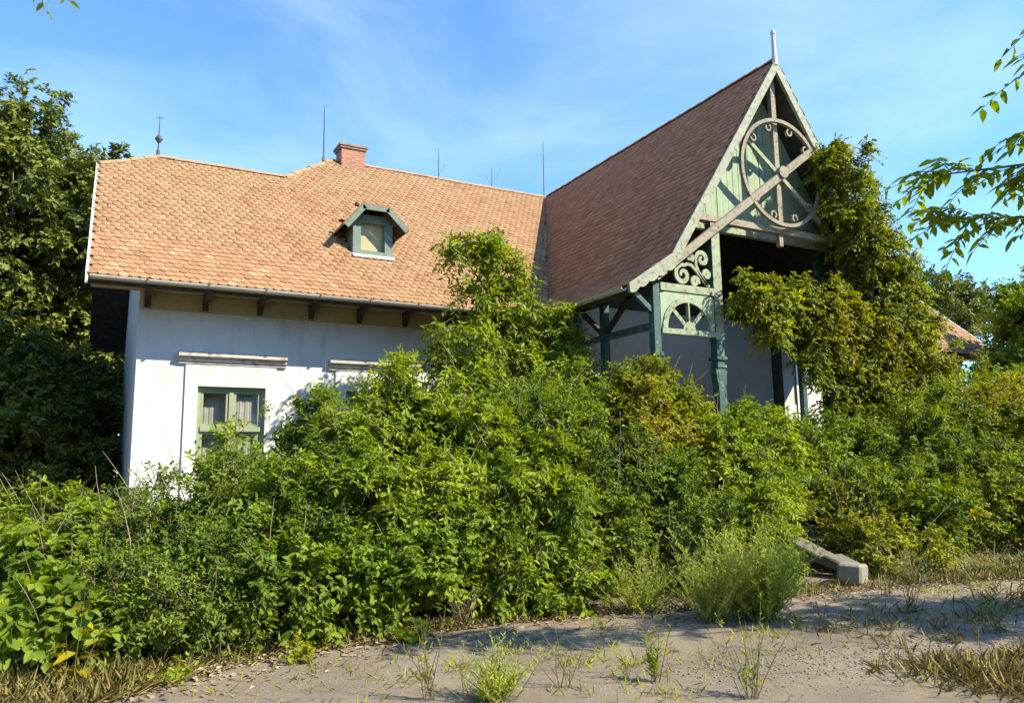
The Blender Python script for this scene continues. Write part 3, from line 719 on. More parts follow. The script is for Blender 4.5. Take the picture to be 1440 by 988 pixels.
def flip(x): return 2 * XC - x
def both(fn):
    fn(lambda x: x); fn(flip)
PY = YW + 0.02
def mkpost(fx):
    x = fx(8.45)
    MB().box(x - .08, x + .08, PY - .08, PY + .08, zt0, 4.93).box(x - .11, x + .11, PY - .11, PY + .11, 3.55, 3.63).box(x - .11, x + .11, PY - .11, PY + .11, zt0, zt0 + .3).build('porch_post', M['teal'], house, bevel=.008)
    x = fx(9.97)
    MB().box(x - .10, x + .10, PY - .09, PY + .09, zt0, 6.30).box(x - .135, x + .135, PY - .125, PY + .125, 3.55, 3.62).box(x - .12, x + .12, PY - .11, PY + .11, 3.40, 3.46).box(x - .14, x + .14, PY - .13, PY + .13, zt0, zt0 + .4).prism([(x - .10, 3.0), (x + .10, 3.0), (x + .155, 3.38), (x - .155, 3.38)], 'Y', PY - .085, PY + .085).build('porch_post', M['teal'], house, bevel=.008)
    MB().box(x - .106, x + .106, PY - .098, PY - .091, 3.95, 6.28).build('sunlit_post_strip', M['green_paint'], house)  # pale strip puts the sunlit look of the upper post into its colour
    # sun-ray arch panel between the two posts
    xa, xb = sorted((fx(8.54), fx(9.86)))
    cx, cz, ro, ri = (xa + xb) / 2, 4.09, .63, .52
    pn = MB(); N = 20
    y0, y1 = PY - .09, PY - .05
    pn.box(xa, xb, y0 - .02, y1 + .02, 3.98, 4.085)
    arch = MB(); span = MB(); arcs = []
    for i in range(N + 1):
        tt = math.pi * i / N; c_, s_ = math.cos(tt), math.sin(tt)
        arcs.append((c_, s_))
    for i in range(N):
        (c0, s0), (c1, s1) = arcs[i], arcs[i + 1]
        def outp(c_, s_):
            k1 = (xb - cx) / abs(c_) if abs(c_) > 1e-6 else 9; k2 = .70 / s_ if s_ > 1e-6 else 9
            k3 = min(k1, k2); return (cx + c_ * k3, cz + s_ * k3)
        span.prism([(cx + ri * c0, cz + ri * s0), outp(c0, s0), outp(c1, s1), (cx + ri * c1, cz + ri * s1)], 'Y', y0 + .012, y1 - .004)
        arch.prism([(cx + ri * c0, cz + ri * s0), (cx + ro * c0, cz + ro * s0), (cx + ro * c1, cz + ro * s1), (cx + ri * c1, cz + ri * s1)], 'Y', y0 - .012, y0 + .010)
    panel = pn.build('arch_panel', M['green_paint'], house, bevel=.006)
    arch.build('arch', M['green_paint'], panel); span.build('spandrel', M['board_paint'], panel)
    for ang in (45, 90, 135):
        tt = math.radians(ang)
        MB().bar((cx + .08 * math.cos(tt), PY - .07, cz + .08 * math.sin(tt)), (cx + ri * math.cos(tt), PY - .07, cz + ri * math.sin(tt)), .035, .075, (0, -1, 0) if ang == 90 else (0, 0, 1)).build('ray', M['green_paint'], panel)
    MB().prism([(cx + .15 * math.cos(math.pi * i / 10), cz + .15 * math.sin(math.pi * i / 10)) for i in range(11)], 'Y', PY - .105, PY - .085).build('sun_boss', M['green_paint'], panel)
    # rail above the arch, and the scrollwork in the corner under the brace
    rail = MB().box(xa, xb, PY - .10, PY + .04, 4.80, 4.95).build('rail', M['green_paint'], house, bevel=.006)
    sg = 1 if fx(1) == 1 else -1
    def ribbon(path, w0=.045):
        m_ = MB()
        P = [Vector(p) for p in path]
        vs2, fs2 = [], []
        for i, p in enumerate(P):
            d = (P[min(i + 1, len(P) - 1)] - P[max(i - 1, 0)]).normalized(); nn = Vector((-d.y, d.x)) if len(d) == 2 else None
            ww = w0 * (0.55 + 0.75 * math.sin(math.pi * min(1, (i + 2) / (len(P) + 2)))) / 1.0
            for yy in (PY - .075, PY - .035):
                vs2 += [(p.x + nn.x * ww, yy, p.y + nn.y * ww), (p.x - nn.x * ww, yy, p.y - nn.y * ww)]
        for i in range(len(P) - 1):
            a = 4 * i; b = a + 4
            fs2 += [(a, b, b + 1, a + 1), (a + 2, a + 3, b + 3, b + 2), (a, a + 2, b + 2, b), (a + 1, b + 1, b + 3, a + 3)]
        fs2 += [(0, 1, 3, 2), (len(vs2) - 4, len(vs2) - 2, len(vs2) - 1, len(vs2) - 3)]
        return m_.add(vs2, fs2)
    def spiral(cx_, cz_, r_out, turns, start, direction=1, tail=None):
        pts_ = []
        K = int(26 * turns)
        for i in range(K + 1):
            u_ = i / K; a_ = start + direction * 2 * math.pi * turns * u_; rr = r_out * (1 - .82 * u_)
            pts_.append((cx_ + rr * math.cos(a_), cz_ + rr * math.sin(a_)))
        if tail: pts_ = tail + pts_
        return [Vector((fx(p[0]), p[1])) for p in pts_]
    for sp in (spiral(9.12, 5.16, .20, 1.4, math.radians(70), 1, [(9.78, 4.98), (9.62, 5.10), (9.48, 5.26), (9.34, 5.37), (9.22, 5.38)]),
               spiral(9.62, 5.52, .16, 1.3, math.radians(200), -1, [(9.74, 5.0), (9.62, 5.12), (9.52, 5.26), (9.46, 5.40)]),
               spiral(9.42, 5.05, .10, 1.2, math.radians(-20), 1),
               spiral(9.72, 5.22, .09, 1.2, math.radians(200), -1),
               spiral(9.32, 5.52, .08, 1.1, math.radians(-60), 1)):
        ribbon(sp, .036).build('scroll', M['green_paint'], house)
    # outer bracket to the eave
    MB().bar((fx(8.45), PY, 4.35), (fx(7.98), PY, 4.72), .09, .09).build('strut', M['teal'], house)
    # side frame of the porch: plate, rail, studs, V braces
    x = fx(8.45)
    MB().box(x - .08, x + .08, PY + .085, -1.95, 4.84, 4.98).build('wall_plate', M['dark_wood'], house)
    MB().box(x - .06, x + .06, PY + .085, -1.95, 4.08, 4.20).build('side_rail', M['teal'], house)
    for ys in (-2.98, -1.99):
        MB().box(x - .07, x + .07, ys - .07, ys + .07, zt0, 4.835).build('porch_post', M['teal'], house)
    MB().bar((x, -2.90, 4.24), (x, -2.15, 4.82), .09, .09).build('strut', M['dark_wood'], house)
    MB().bar((x, -3.06, 4.24), (x, -3.85, 4.82), .09, .09).build('strut', M['dark_wood'], house)
both(mkpost)
MB().box(13.68, 13.86, -4.03, -3.87, zt0, 6.3).build('porch_post', M['teal'], house)
MB().box(13.62, 13.80, -2.68, -2.52, zt0, 6.3).build('porch_post', M['dark_wood'], house)

# gable truss: bargeboards, collar, king post, wheel, crossing braces
BY0, BY1 = YW - .225, YW - .155
for sg in (-1, 1):
    def offs(dx, z): return (XC + sg * dx, z)
    wv = .27
    b1 = MB().prism([offs(0, ZR + .04), offs(KX + .02, ZK + .02), offs(KX - .06, ZK - .20), offs(0, ZR - .26)], 'Y', BY0, BY1).build('bargeboard', M['cream_wood'], house)
    # flared foot with a scalloped lower edge
    low = []
    n_ = 5
    for i in range(n_ * 4 + 1):
        u_ = i / (n_ * 4); dx = KX - .06 + (EX + .02 - KX + .06) * u_; zb = ZK - .22 + (ZWE - .13 - ZK + .22) * u_ - .05 * abs(math.sin(math.pi * n_ * u_))
        low.append(offs(dx, zb))
    MB().prism([offs(KX - .02, ZK + .03), offs(EX + .04, ZWE + .03)] + low[::-1], 'Y', BY0 - .004, BY1 - .004).build('bargeboard', M['cream_wood'], house)
    # long crossing brace
    yb = YW - (.145 if sg < 0 else .10)
    p, q = (XC + sg * 3.50, yb, 5.0), (XC - sg * 1.02, yb, 8.32)
    MB().bar(p, q, *((.11, .16) if sg < 0 else (.07, .10))).build('brace', M['grey_wood'] if sg < 0 else M['green_paint'], house, bevel=.008)
MB().box(XC - 2.45, XC + 2.45, YW - .06, YW + .08, 6.32, 6.46).build('collar_beam', M['grey_wood'], house, bevel=.008)
MB().box(XC - .07, XC + .07, YW - .075, YW + .03, 6.47, 9.72).build('king_post', M['grey_wood'], house, bevel=.008)
MB().box(XC - .06, XC + .06, YW - .05, YW + .05, 6.05, 6.315).build('pendant', M['grey_wood'], house, bevel=.01)
ring = MB(); N = 56; wc = 7.62
for i in range(N):
    a0, a1 = 2 * math.pi * i / N, 2 * math.pi * (i + 1) / N
    ring.prism([(XC + 1.11 * math.cos(a0), wc + 1.11 * math.sin(a0)), (XC + 1.185 * math.cos(a0), wc + 1.185 * math.sin(a0)), (XC + 1.185 * math.cos(a1), wc + 1.185 * math.sin(a1)), (XC + 1.11 * math.cos(a1), wc + 1.11 * math.sin(a1))], 'Y', YW - .205, YW - .13)
wheel = ring.build('wheel_ring', M['grey_wood'], house)
MB().prism([(XC + .13 * math.cos(math.pi * i / 6), wc + .13 * math.sin(math.pi * i / 6)) for i in range(12)], 'Y', YW - .24, YW - .06).build('hub', M['grey_wood'], wheel)
for a_ in (40, 72, 108, 140, 220, 252, 288, 320):
    t_ = math.radians(a_); c_ = (XC + 1.0 * math.cos(t_), wc + 1.0 * math.sin(t_)); m_ = MB()
    for i in range(14):
        q0, q1 = [t_ + math.radians(40 + 280 * j / 14) for j in (i, i + 1)]
        m_.prism([(c_[0] + r_ * math.cos(q_), c_[1] + r_ * math.sin(q_)) for r_, q_ in ((.05, q0), (.085, q0), (.085, q1), (.05, q1))], 'Y', YW - .18, YW - .12)
    m_.build('curl', M['grey_wood'], wheel)
# boarded gable set back behind the truss
GY = YW + .45
x = XC - 2.55
while x < XC + 2.5:
    x1 = x + .158
    zt_a, zt_b = zwing(abs(x - XC)) - .26, zwing(abs(x1 - XC)) - .26
    zb = 6.46
    if min(zt_a, zt_b) > zb + .05:
        d_ = random.uniform(-.008, .008)
        MB().prism([(x + .004, zb), (x1 - .004, zb), (x1 - .004, zt_b), (x + .004, zt_a)], 'Y', GY + d_, GY + .025 + d_).build('board', M['board_paint'], house)
    x = x1 + .002
MB().box(XC - 2.4, XC + 2.4, GY - .03, GY + .10, 6.34, 6.455).build('gable_sill', M['green_paint'], house)
# jack boards closing the soffit strip between bargeboard and boarding are the roof boards themselves
MB().lathe((XC, YW - .19, ZR), [(.06, -.1), (.058, .10), (.05, .16), (.045, .60), (.055, .62), (.055, .68), (.03, .72)], 8).build('spire', M['zinc'], house)
gw = MB()
gutter('gutter', (XC - EX - .06, WY0 + .05, ZWE - .02), (XC - EX - .06, -1.25, ZWE - .02), .07)

# ---- stone steps to the porch, half buried
st = empty('stone_steps', (9.6, -7.2, 0), 'broken grey stone steps with sloping side slab at foot of vine', 'steps')
for k in range(4):
    MB().box(8.9, 10.6, -8.0 + .45 * k, -7.52 + .45 * k, 0, .13 * (k + 1)).build('step', M['step'], st, bevel=.02)
MB().prism([(-8.5, .02), (-8.42, .16), (-8.0, .30), (-7.95, .26), (-7.2, .52), (-6.9, .58), (-6.9, .40)], 'X', 8.50, 8.86).build('side_slab', M['step'], st, bevel=.02)
sb = MB().box(-.26, .26, -.15, .15, 0, .26).build('stone_block', M['stone'], bevel=.03)
sb.location = (8.28, -8.62, 0); sb.rotation_euler = (0.05, 0.08, .5)
tag(sb, 'pale squared stone block lying at the foot of the sloping slab', 'stone')

# ------------------------------------------------------------------ plants
def unit(v): return v / (np.linalg.norm(v, axis=-1, keepdims=True) + 1e-9)

def leaves_mesh(name, P, D, NRM, L, W, m, parent, rnd, yel, droop=0.15, fold=0.25):
    """P base, D direction, NRM approx upper side, arrays; one folded six-point leaf each"""
    D = unit(D); Sd = unit(np.cross(D, NRM)); Nn = np.cross(Sd, D)
    n = len(P); L = L[:, None]; W = W[:, None]
    def pt(u, s, z): return P + D * (L * u) + Sd * (W * s) + Nn * (W * z)
    f = fold
    V = np.stack([pt(0, 0, 0), pt(.32, .46, f * .5), pt(.68, .36, f * .3 - droop), pt(1, 0, -droop * 2.2), pt(.68, -.36, f * .3 - droop), pt(.32, -.46, f * .5)], axis=1).reshape(-1, 3)
    b = np.arange(n)[:, None] * 6
    Fc = np.concatenate([b + np.array([[0, 1, 2, 3]]), b + np.array([[0, 3, 4, 5]])], axis=1).reshape(-1, 4)
    o = np_mesh(name, V, Fc, m, parent, {'rnd': np.repeat(rnd, 6), 'yel': np.repeat(yel, 6)})
    o['kind'] = 'stuff'
    return o

def tubes_np(paths, r0, r1, n=4):
    """paths (m,k,3) -> verts, quads"""
    m_, k, _ = paths.shape
    d = unit(np.gradient(paths, axis=1)); a = unit(np.cross(d, np.array([.31, .2, .93]))); b = np.cross(d, a)
    rr = (np.asarray(r0).reshape(-1, 1) * (1 - np.linspace(0, 1, k)) + np.asarray(r1).reshape(-1, 1) * np.linspace(0, 1, k))
    ang = np.arange(n) * 2 * np.pi / n
    V = paths[:, :, None, :] + rr[:, :, None, None] * (a[:, :, None, :] * np.cos(ang)[None, None, :, None] + b[:, :, None, :] * np.sin(ang)[None, None, :, None])
    base = (np.arange(m_) * k * n)[:, None, None]; i = np.arange(k - 1)[None, :, None] * n; j = np.arange(n)[None, None, :]; j2 = (j + 1) % n
    Fc = np.stack([base + i + j, base + i + j2, base + i + n + j2, base + i + n + j], axis=-1).reshape(-1, 4)
    return V.reshape(-1, 3), Fc

def lump(dirs, seed, amp):
    r = np.random.default_rng(seed); out = np.zeros(len(dirs))
    for k in range(7):
        v = r.normal(0, 1, 3) * (1.6 + 1.1 * k); out += np.sin(dirs @ v + r.uniform(0, 6.3)) / (1 + .55 * k)
    return 1 + amp * out

def foliage(parent, lobes, n_twig, twig_len, n_leaf, leaf_len, aspect, m, seed, yel=0.0, shell=.22, up=.45, droop=.25, lumpy=.13, out_w=.7, rand=.45, ybias=None, pinnate=True, zmin=.02, whips=0, name='foliage', twig_name='twigs', bright=0.0, clump=.24):
    r = np.random.default_rng(seed)
    lobes = [(np.array(c, float), np.array(q, float)) for c, q in lobes]
    wgt = np.array([(q[0] * q[1] + q[1] * q[2] + q[0] * q[2]) for _, q in lobes]); wgt /= wgt.sum()
    which = r.choice(len(lobes), n_twig, p=wgt)
    dirs = unit(r.normal(0, 1, (n_twig, 3)))
    C = np.array([lobes[i][0] for i in which]); Q = np.array([lobes[i][1] for i in which])
    rad = 1 - np.abs(r.normal(0, shell, n_twig)); rad = np.clip(rad, .1, 1.0)
    lm = np.ones(n_twig)
    for i in range(len(lobes)): k = which == i; lm[k] = lump(dirs[k], seed * 31 + i, lumpy)
    P = C + dirs * Q * (rad * lm)[:, None]
    nrm = unit(dirs / Q)
    T = unit(nrm * out_w + np.array([0, 0, up]) + r.normal(0, rand, (n_twig, 3)))
    # most twigs gather into sprays on the outside, the rest fill the inside
    tb = r.normal(0, .10, n_twig)
    for i, (c, q) in enumerate(lobes):
        k = np.where(which == i)[0]
        if len(k) < 8: continue
        k = k[r.random(len(k)) < .80]
        area = 4 * np.pi * ((q[0] * q[1]) ** 1.6 / 3 + (q[0] * q[2]) ** 1.6 / 3 + (q[1] * q[2]) ** 1.6 / 3) ** (1 / 1.6)
        K = max(5, int(area / (clump * clump * 2.6)))
        cd = unit(r.normal(0, 1, (K, 3))); cc = c + cd * q * (lump(cd, seed * 31 + i, lumpy) * r.uniform(.58, 1.06, K))[:, None]; cn = unit(cd / q)
        cs = clump * r.uniform(.55, 1.2, K)
        j = r.choice(K, len(k), p=cs ** 2 / (cs ** 2).sum()); od = unit(r.normal(0, 1, (len(k), 3)) + cn[j] * .8 + np.array([0, 0, .35]))
        P[k] = cc[j] + od * (cs[j] * r.uniform(.2, 1.0, len(k)))[:, None]
        nrm[k] = unit(cn[j] * .4 + od * .6); tb[k] = r.normal(0, .26, K)[j]
        T[k] = unit(od * .75 + cn[j] * out_w * .5 + np.array([0, 0, up * .8]) + r.normal(0, rand * .6, (len(k), 3)))
    TL_ = twig_len * r.uniform(.6, 1.35, n_twig)
    if whips:
        wi = r.choice(n_twig, min(whips, n_twig), replace=False); wi = wi[nrm[wi, 2] > -.1]
        T[wi] = unit(nrm[wi] * .35 + np.array([0, 0, 1.0]) + r.normal(0, .25, (len(wi), 3))); TL_[wi] *= r.uniform(1.6, 3.0, len(wi))
    P = P - T * (TL_ * .5)[:, None]
    keep = (P[:, 2] > zmin) & (P[:, 2] + T[:, 2] * TL_ > zmin)
    P, T, TL_, nrm, tb = P[keep], T[keep], TL_[keep], nrm[keep], tb[keep]; nt = len(P)
    sag = droop * TL_
    u = np.linspace(0, 1, 4)
    paths = P[:, None, :] + T[:, None, :] * (TL_[:, None] * u)[..., None] - np.array([0, 0, 1.])[None, None] * (sag[:, None] * u ** 2)[..., None]
    tv, tf = tubes_np(paths, np.full(nt, .0042) * (1 + TL_), np.full(nt, .0015), 3)
    np_mesh(twig_name, tv, tf, M['twig'], parent)['kind'] = 'stuff'
    # leaves along each twig, alternate sides
    ul = (np.arange(n_leaf) + .6) / n_leaf
    U = np.clip(ul[None, :] + r.normal(0, .04, (nt, n_leaf)), .08, 1.0)
    LP = P[:, None, :] + T[:, None, :] * (TL_[:, None] * U)[..., None] - np.array([0, 0, 1.]) * (sag[:, None] * U ** 2)[..., None]
    side = np.where((np.arange(n_leaf) % 2) == 0, 1., -1.)[None, :, None]
    upv = unit(nrm * .55 + np.array([0, 0, .75]) + r.normal(0, .35, (nt, 3)))
    lat = unit(np.cross(T, upv))
    LD = T[:, None, :] * .55 + lat[:, None, :] * side * (.95 - .6 * U[..., None] ** 3) + r.normal(0, .28, (nt, n_leaf, 3)) - np.array([0, 0, droop * .8])
    LN = upv[:, None, :] + r.normal(0, .38, (nt, n_leaf, 3))
    LL = leaf_len * r.uniform(.55, 1.25, (nt, n_leaf)) * (1.05 - .35 * np.abs(U - .55))
    n = nt * n_leaf
    ty = np.clip(r.normal(yel, .5 * yel + .02, nt), 0, 1)
    if ybias is not None:
        for (c, rad_, amt) in ybias:
            d = np.linalg.norm(P - np.array(c), axis=1); ty = np.clip(ty + amt * np.clip(1 - d / rad_, 0, 1) * r.uniform(.3, 1.3, nt), 0, 1)
    yl = np.clip(np.repeat(ty, n_leaf) + r.normal(0, .06, n), 0, 1)
    rn = np.clip(np.repeat(np.clip(r.normal(.45 + bright, .14, nt) + tb, 0, 1), n_leaf) + r.normal(0, .14, n), 0, 1)
    leaves_mesh(name, LP.reshape(-1, 3), LD.reshape(-1, 3), LN.reshape(-1, 3), LL.reshape(-1), LL.reshape(-1) * aspect, m, parent, rn, yl)
    return P

def stems(parent, base, tips, r0, name='stem', m='bark', seed=1, wob=.12):
    r = np.random.default_rng(seed)
    for tip in tips:
        b = np.array(base) + np.array([r.normal(0, .08), r.normal(0, .08), 0]); t = np.array(tip, float); k = 7
        pts = []
        for i in range(k):
            u = i / (k - 1); p = b + (t - b) * np.array([u ** 1.3, u ** 1.3, u]) ; p[:2] += r.normal(0, wob * u * (1 - u) * 2, 2); pts.append(tuple(p))
        MB().tube(pts, [r0 * (1 - .78 * i / (k - 1)) for i in range(k)], 6).build(name, M[m], parent, smooth=True)

def shrub(name, label, cat, base, lobes, n_twig, m, seed, group=None, leaf=.10, aspect=.48, twig=.42, n_leaf=10, stem_r=.022, **kw):
    e = empty(name, (*base, 0), label, cat, group)
    stems(e, (*base, -.02), [(c[0] * .8 + base[0] * .2, c[1] * .8 + base[1] * .2, c[2] + .25 * q[2]) for c, q in lobes], stem_r, seed=seed)
    bare_twigs(e, lobes, 14, seed + 500)
    foliage(e, lobes, int(n_twig * 1.3), twig * .88, n_leaf + 2, leaf * .78, aspect * 1.06, M[m], seed, **kw)
    return e

def bare_twigs(parent, lobes, n, seed):
    r = np.random.default_rng(seed); P = []
    for i in range(n):
        c, q = lobes[r.integers(len(lobes))]; d = unit(r.normal(0, 1, 3)); d[2] = abs(d[2]); b = np.array(c) + d * np.array(q) * .75
        t = unit(d + np.array([0, 0, .6]) + r.normal(0, .4, 3)); L = r.uniform(.35, .8); u = np.linspace(0, 1, 4)[:, None]
        P.append(b + t * L * u + r.normal(0, .07, 3) * u ** 2)
    v, f_ = tubes_np(np.array(P), np.full(n, .006), np.full(n, .002), 4)
    np_mesh('dead_twigs', v, f_, M['dead'], parent)['kind'] = 'stuff'
M['dead'] = two_noise('dead_wood', [(0.3, (0.20, 0.15, 0.10)), (0.7, (0.32, 0.25, 0.18))], 9, (0.13, 0.10, 0.07), 12, 0.5, 0.7, 0.9, 0.2, 30)
G = 'shrubs overgrowing the front of the house'
shrub('trailing_shrub', 'low trailing shrub with broad leaves at the far left beside dry grass', 'shrub', (-.75, -7.2),
      [((-.95, -7.3, .45), (.55, .6, .55)), ((-.55, -7.5, .40), (.5, .5, .5)), ((-.75, -6.6, .65), (.6, .6, .55)), ((-.75, -8.2, .35), (.45, .5, .42))], 760, 'leaf_mid', 21, G, leaf=.15, aspect=.62, twig=.5, droop=.5, yel=.05, whips=30)
shrub('mounded_shrub', 'dark small-leaved mounded shrub left of the first window', 'shrub', (.05, -7.0),
      [((.05, -7.2, .62), (.75, .75, .72)), ((-.15, -6.4, .85), (.7, .7, .6)), ((.35, -7.7, .45), (.6, .55, .5)), ((.25, -8.25, .38), (.6, .45, .45)), ((-.3, -8.0, .45), (.5, .5, .5))], 2700, 'leaf_dark', 22, G, leaf=.068, yel=.02, whips=40)
shrub('mounded_shrub', 'green bushy shrub in front of the first window', 'shrub', (.95, -7.1),
      [((.85, -7.1, .85), (.8, .8, .85)), ((1.1, -6.4, .95), (.65, .7, .45)), ((1.0, -7.6, .5), (.7, .5, .5)), ((.55, -6.5, 1.0), (.55, .6, .40))], 2000, 'leaf_mid', 23, G, leaf=.095, whips=30)
shrub('tall_shrub', 'tall shrub rising between the first and second windows', 'shrub', (1.75, -6.5),
      [((2.0, -6.5, 1.5), (.62, .8, .85)), ((1.78, -6.3, 2.15), (.22, .35, .42)), ((2.0, -7.25, .9), (.75, .7, .8)), ((1.35, -6.7, .95), (.5, .6, .6))], 1900, 'leaf_mid', 24, G, leaf=.115, aspect=.36, droop=.35, whips=80, bright=.1)
shrub('tall_shrub', 'lush green shrub with upright shoots before the second window', 'shrub', (2.75, -6.6),
      [((2.7, -6.6, 1.6), (.75, .8, 1.0)), ((2.65, -6.5, 2.45), (.35, .4, .55)), ((2.8, -7.5, 1.0), (.8, .65, .95)), ((2.95, -6.5, 2.25), (.35, .4, .4))], 2200, 'leaf_lime', 25, G, leaf=.12, aspect=.34, droop=.45, whips=120, bright=.12)
shrub('low_shrub', 'low dark shrub at the edge of the drive left of the dry stems', 'shrub', (1.75, -8.05),
      [((1.65, -8.0, .50), (.65, .4, .55)), ((2.35, -8.0, .55), (.6, .38, .6)), ((1.0, -8.2, .42), (.6, .4, .48))], 1200, 'leaf_mid', 26, G, leaf=.10, aspect=.6, whips=20)
shrub('spreading_shrub', 'bright green spreading shrub in the middle of the thicket', 'shrub', (3.7, -7.0),
      [((3.6, -7.0, 1.35), (.85, .8, .95)), ((3.9, -7.7, .80), (.85, .6, .8)), ((3.5, -6.5, 2.05), (.6, .6, .5))], 2200, 'leaf_lime', 27, G, leaf=.14, aspect=.32, droop=.5, up=.2, whips=80)
shrub('spreading_shrub', 'deep green shrub below the young maple', 'shrub', (4.8, -6.8),
      [((4.7, -6.8, 1.45), (.85, .85, 1.0)), ((4.9, -7.5, .75), (.8, .65, .75)), ((5.0, -6.2, 2.1), (.7, .7, .65))], 2200, 'leaf_mid', 28, G, leaf=.085, n_leaf=12, whips=60)
shrub('low_shrub', 'fresh green low plants with broad leaves at the drive edge', 'shrub', (3.75, -8.2),
      [((3.55, -8.2, .24), (.4, .3, .3)), ((4.05, -8.25, .28), (.4, .3, .34))], 360, 'leaf_lime', 29, G, leaf=.11, aspect=.6, whips=10)
shrub('spreading_shrub', 'dark leafy shrub behind the feathery weed clump', 'shrub', (5.9, -7.3),
      [((5.8, -7.3, 1.1), (.8, .75, 1.0)), ((6.2, -7.9, .65), (.8, .55, .65))], 1700, 'leaf_dark', 30, G, leaf=.075, n_leaf=12, whips=50)
shrub('yellowing_shrub', 'yellowing climber heaped below the carved sun-ray panel', 'shrub', (6.7, -6.4),
      [((6.6, -6.5, 1.95), (.75, .75, 1.1)), ((6.1, -6.7, 1.7), (.55, .55, .85)), ((7.1, -6.2, 2.15), (.6, .6, .9)), ((7.7, -6.0, 1.95), (.6, .6, .85))], 3000, 'leaf_vine', 31, G, leaf=.10, aspect=.55, yel=.06, ybias=[((6.4, -7.2, 1.9), 1.15, .62)], whips=60)
shrub('spreading_shrub', 'green leafy shrub left of the stone steps', 'shrub', (7.7, -7.1),
      [((7.5, -7.1, 1.4), (.85, .8, 1.0)), ((8.3, -6.6, 1.55), (.8, .75, .9)), ((7.1, -7.8, .60), (.65, .55, .6))], 2300, 'leaf_lime', 32, G, leaf=.13, aspect=.33, droop=.45, up=.2, whips=70)
shrub('dense_shrub', 'shaded shrub against the front wall under the third window', 'shrub', (5.2, -3.2),
      [((4.4, -3.2, 1.5), (1.2, 1.0, 1.4)), ((6.2, -3.6, 1.6), (1.2, 1.1, 1.5)), ((7.6, -4.9, 1.75), (1.1, 1.0, 1.4)), ((6.4, -4.6, 2.2), (.9, .8, .9))], 2800, 'leaf_mid', 33, G, leaf=.12)
shrub('dense_shrub', 'leafy shrub hiding the lower wall beside the first window', 'shrub', (2.6, -3.5),
      [((2.0, -3.4, 1.0), (1.3, 1.0, 1.1)), ((3.5, -3.6, 1.3), (1.1, 1.0, 1.3))], 1500, 'leaf_mid', 34, G, leaf=.12)
shrub('leafy_sapling', 'pale leafy sapling at the left corner of the white wall', 'shrub', (-1.1, -4.2),
      [((-1.2, -4.2, .85), (.8, .6, .45)), ((-.7, -4.8, .9), (.6, .5, .45))], 500, 'leaf_lime', 35, G, leaf=.13, whips=20)
shrub('dense_shrub', 'dark shaded shrub against the left end wall', 'shrub', (-1.0, 4.4),
      [((-.95, 4.0, 1.1), (.75, 1.4, 1.3)), ((-1.0, 5.8, 1.9), (.85, 1.3, 1.6)), ((-1.5, 2.4, .8), (.8, 1.2, .9))], 1800, 'leaf_tree', 43, G, leaf=.15)
# right side thicket
shrub('dense_shrub', 'green shrub crowding in front of the porch posts', 'shrub', (9.6, -5.9),
      [((9.2, -6.1, 1.55), (.9, .7, 1.05)), ((10.6, -5.9, 1.3), (.9, .7, 1.0)), ((11.6, -5.8, 1.3), (.9, .7, 1.0))], 2000, 'leaf_mid', 36, G, leaf=.11)
shrub('low_shrub', 'low leafy growth creeping over the stone steps', 'shrub', (9.9, -7.9),
      [((9.5, -8.0, .30), (.45, .45, .35)), ((10.2, -8.2, .28), (.5, .4, .36)), ((9.9, -7.4, .55), (.6, .4, .4)), ((8.7, -7.0, .8), (.4, .5, .4))], 700, 'leaf_vine', 44, G, leaf=.10, yel=.12)
shrub('dense_shrub', 'dark shrub right of the stone steps', 'shrub', (12.6, -7.4),
      [((12.2, -7.4, .85), (.9, .8, .9)), ((11.2, -7.6, .8), (.8, .7, .8)), ((10.6, -7.0, 1.0), (.8, .6, .7)), ((13.4, -7.5, 1.0), (1.0, .9, 1.0)), ((12.7, -6.5, 1.5), (1.0, .8, .9)), ((14.0, -6.2, 2.2), (.9, .8, 1.0))], 3000, 'leaf_dark', 37, G, leaf=.11, yel=.08, ybias=[((12.3, -8.2, .8), .7, .7), ((13.4, -8.4, .7), .6, .7)])
shrub('yellowing_shrub', 'yellow-tinged bush at the right edge of the thicket', 'shrub', (15.6, -6.7),
      [((15.2, -6.9, 1.5), (1.2, 1.1, 1.5)), ((16.8, -6.9, 1.5), (1.2, 1.1, 1.4)), ((16.0, -6.2, 2.4), (1.1, 1.0, .75)), ((17.4, -6.0, 2.6), (1.1, 1.0, .8))], 3200, 'leaf_vine', 38, G, leaf=.12, yel=.16, ybias=[((16.3, -7.3, 2.5), 1.4, .8), ((15.2, -8.0, 1.2), .8, .6)])
shrub('dense_shrub', 'dark broad bush at the lower right by the drive', 'shrub', (15.3, -8.7),
      [((14.9, -8.6, .75), (.9, .7, .8)), ((16.4, -9.0, 1.0), (1.1, .8, 1.1)), ((17.9, -9.2, 1.2), (1.1, .9, 1.3))], 2000, 'leaf_dark', 39, G, leaf=.12)
shrub('dense_shrub', 'green bush behind the yellow-tinged bush at the right', 'shrub', (18.8, -6.0),
      [((18.4, -6.2, 1.5), (1.4, 1.2, 1.5)), ((20.2, -6.6, 1.8), (1.4, 1.2, 1.8)), ((19.0, -5.0, 2.2), (1.4, 1.2, 1.2)), ((17.2, -4.6, 2.2), (1.2, 1.0, 1.3)), ((19.8, -4.2, 3.1), (1.4, 1.0, .8))], 2200, 'leaf_mid', 40, G, leaf=.14)

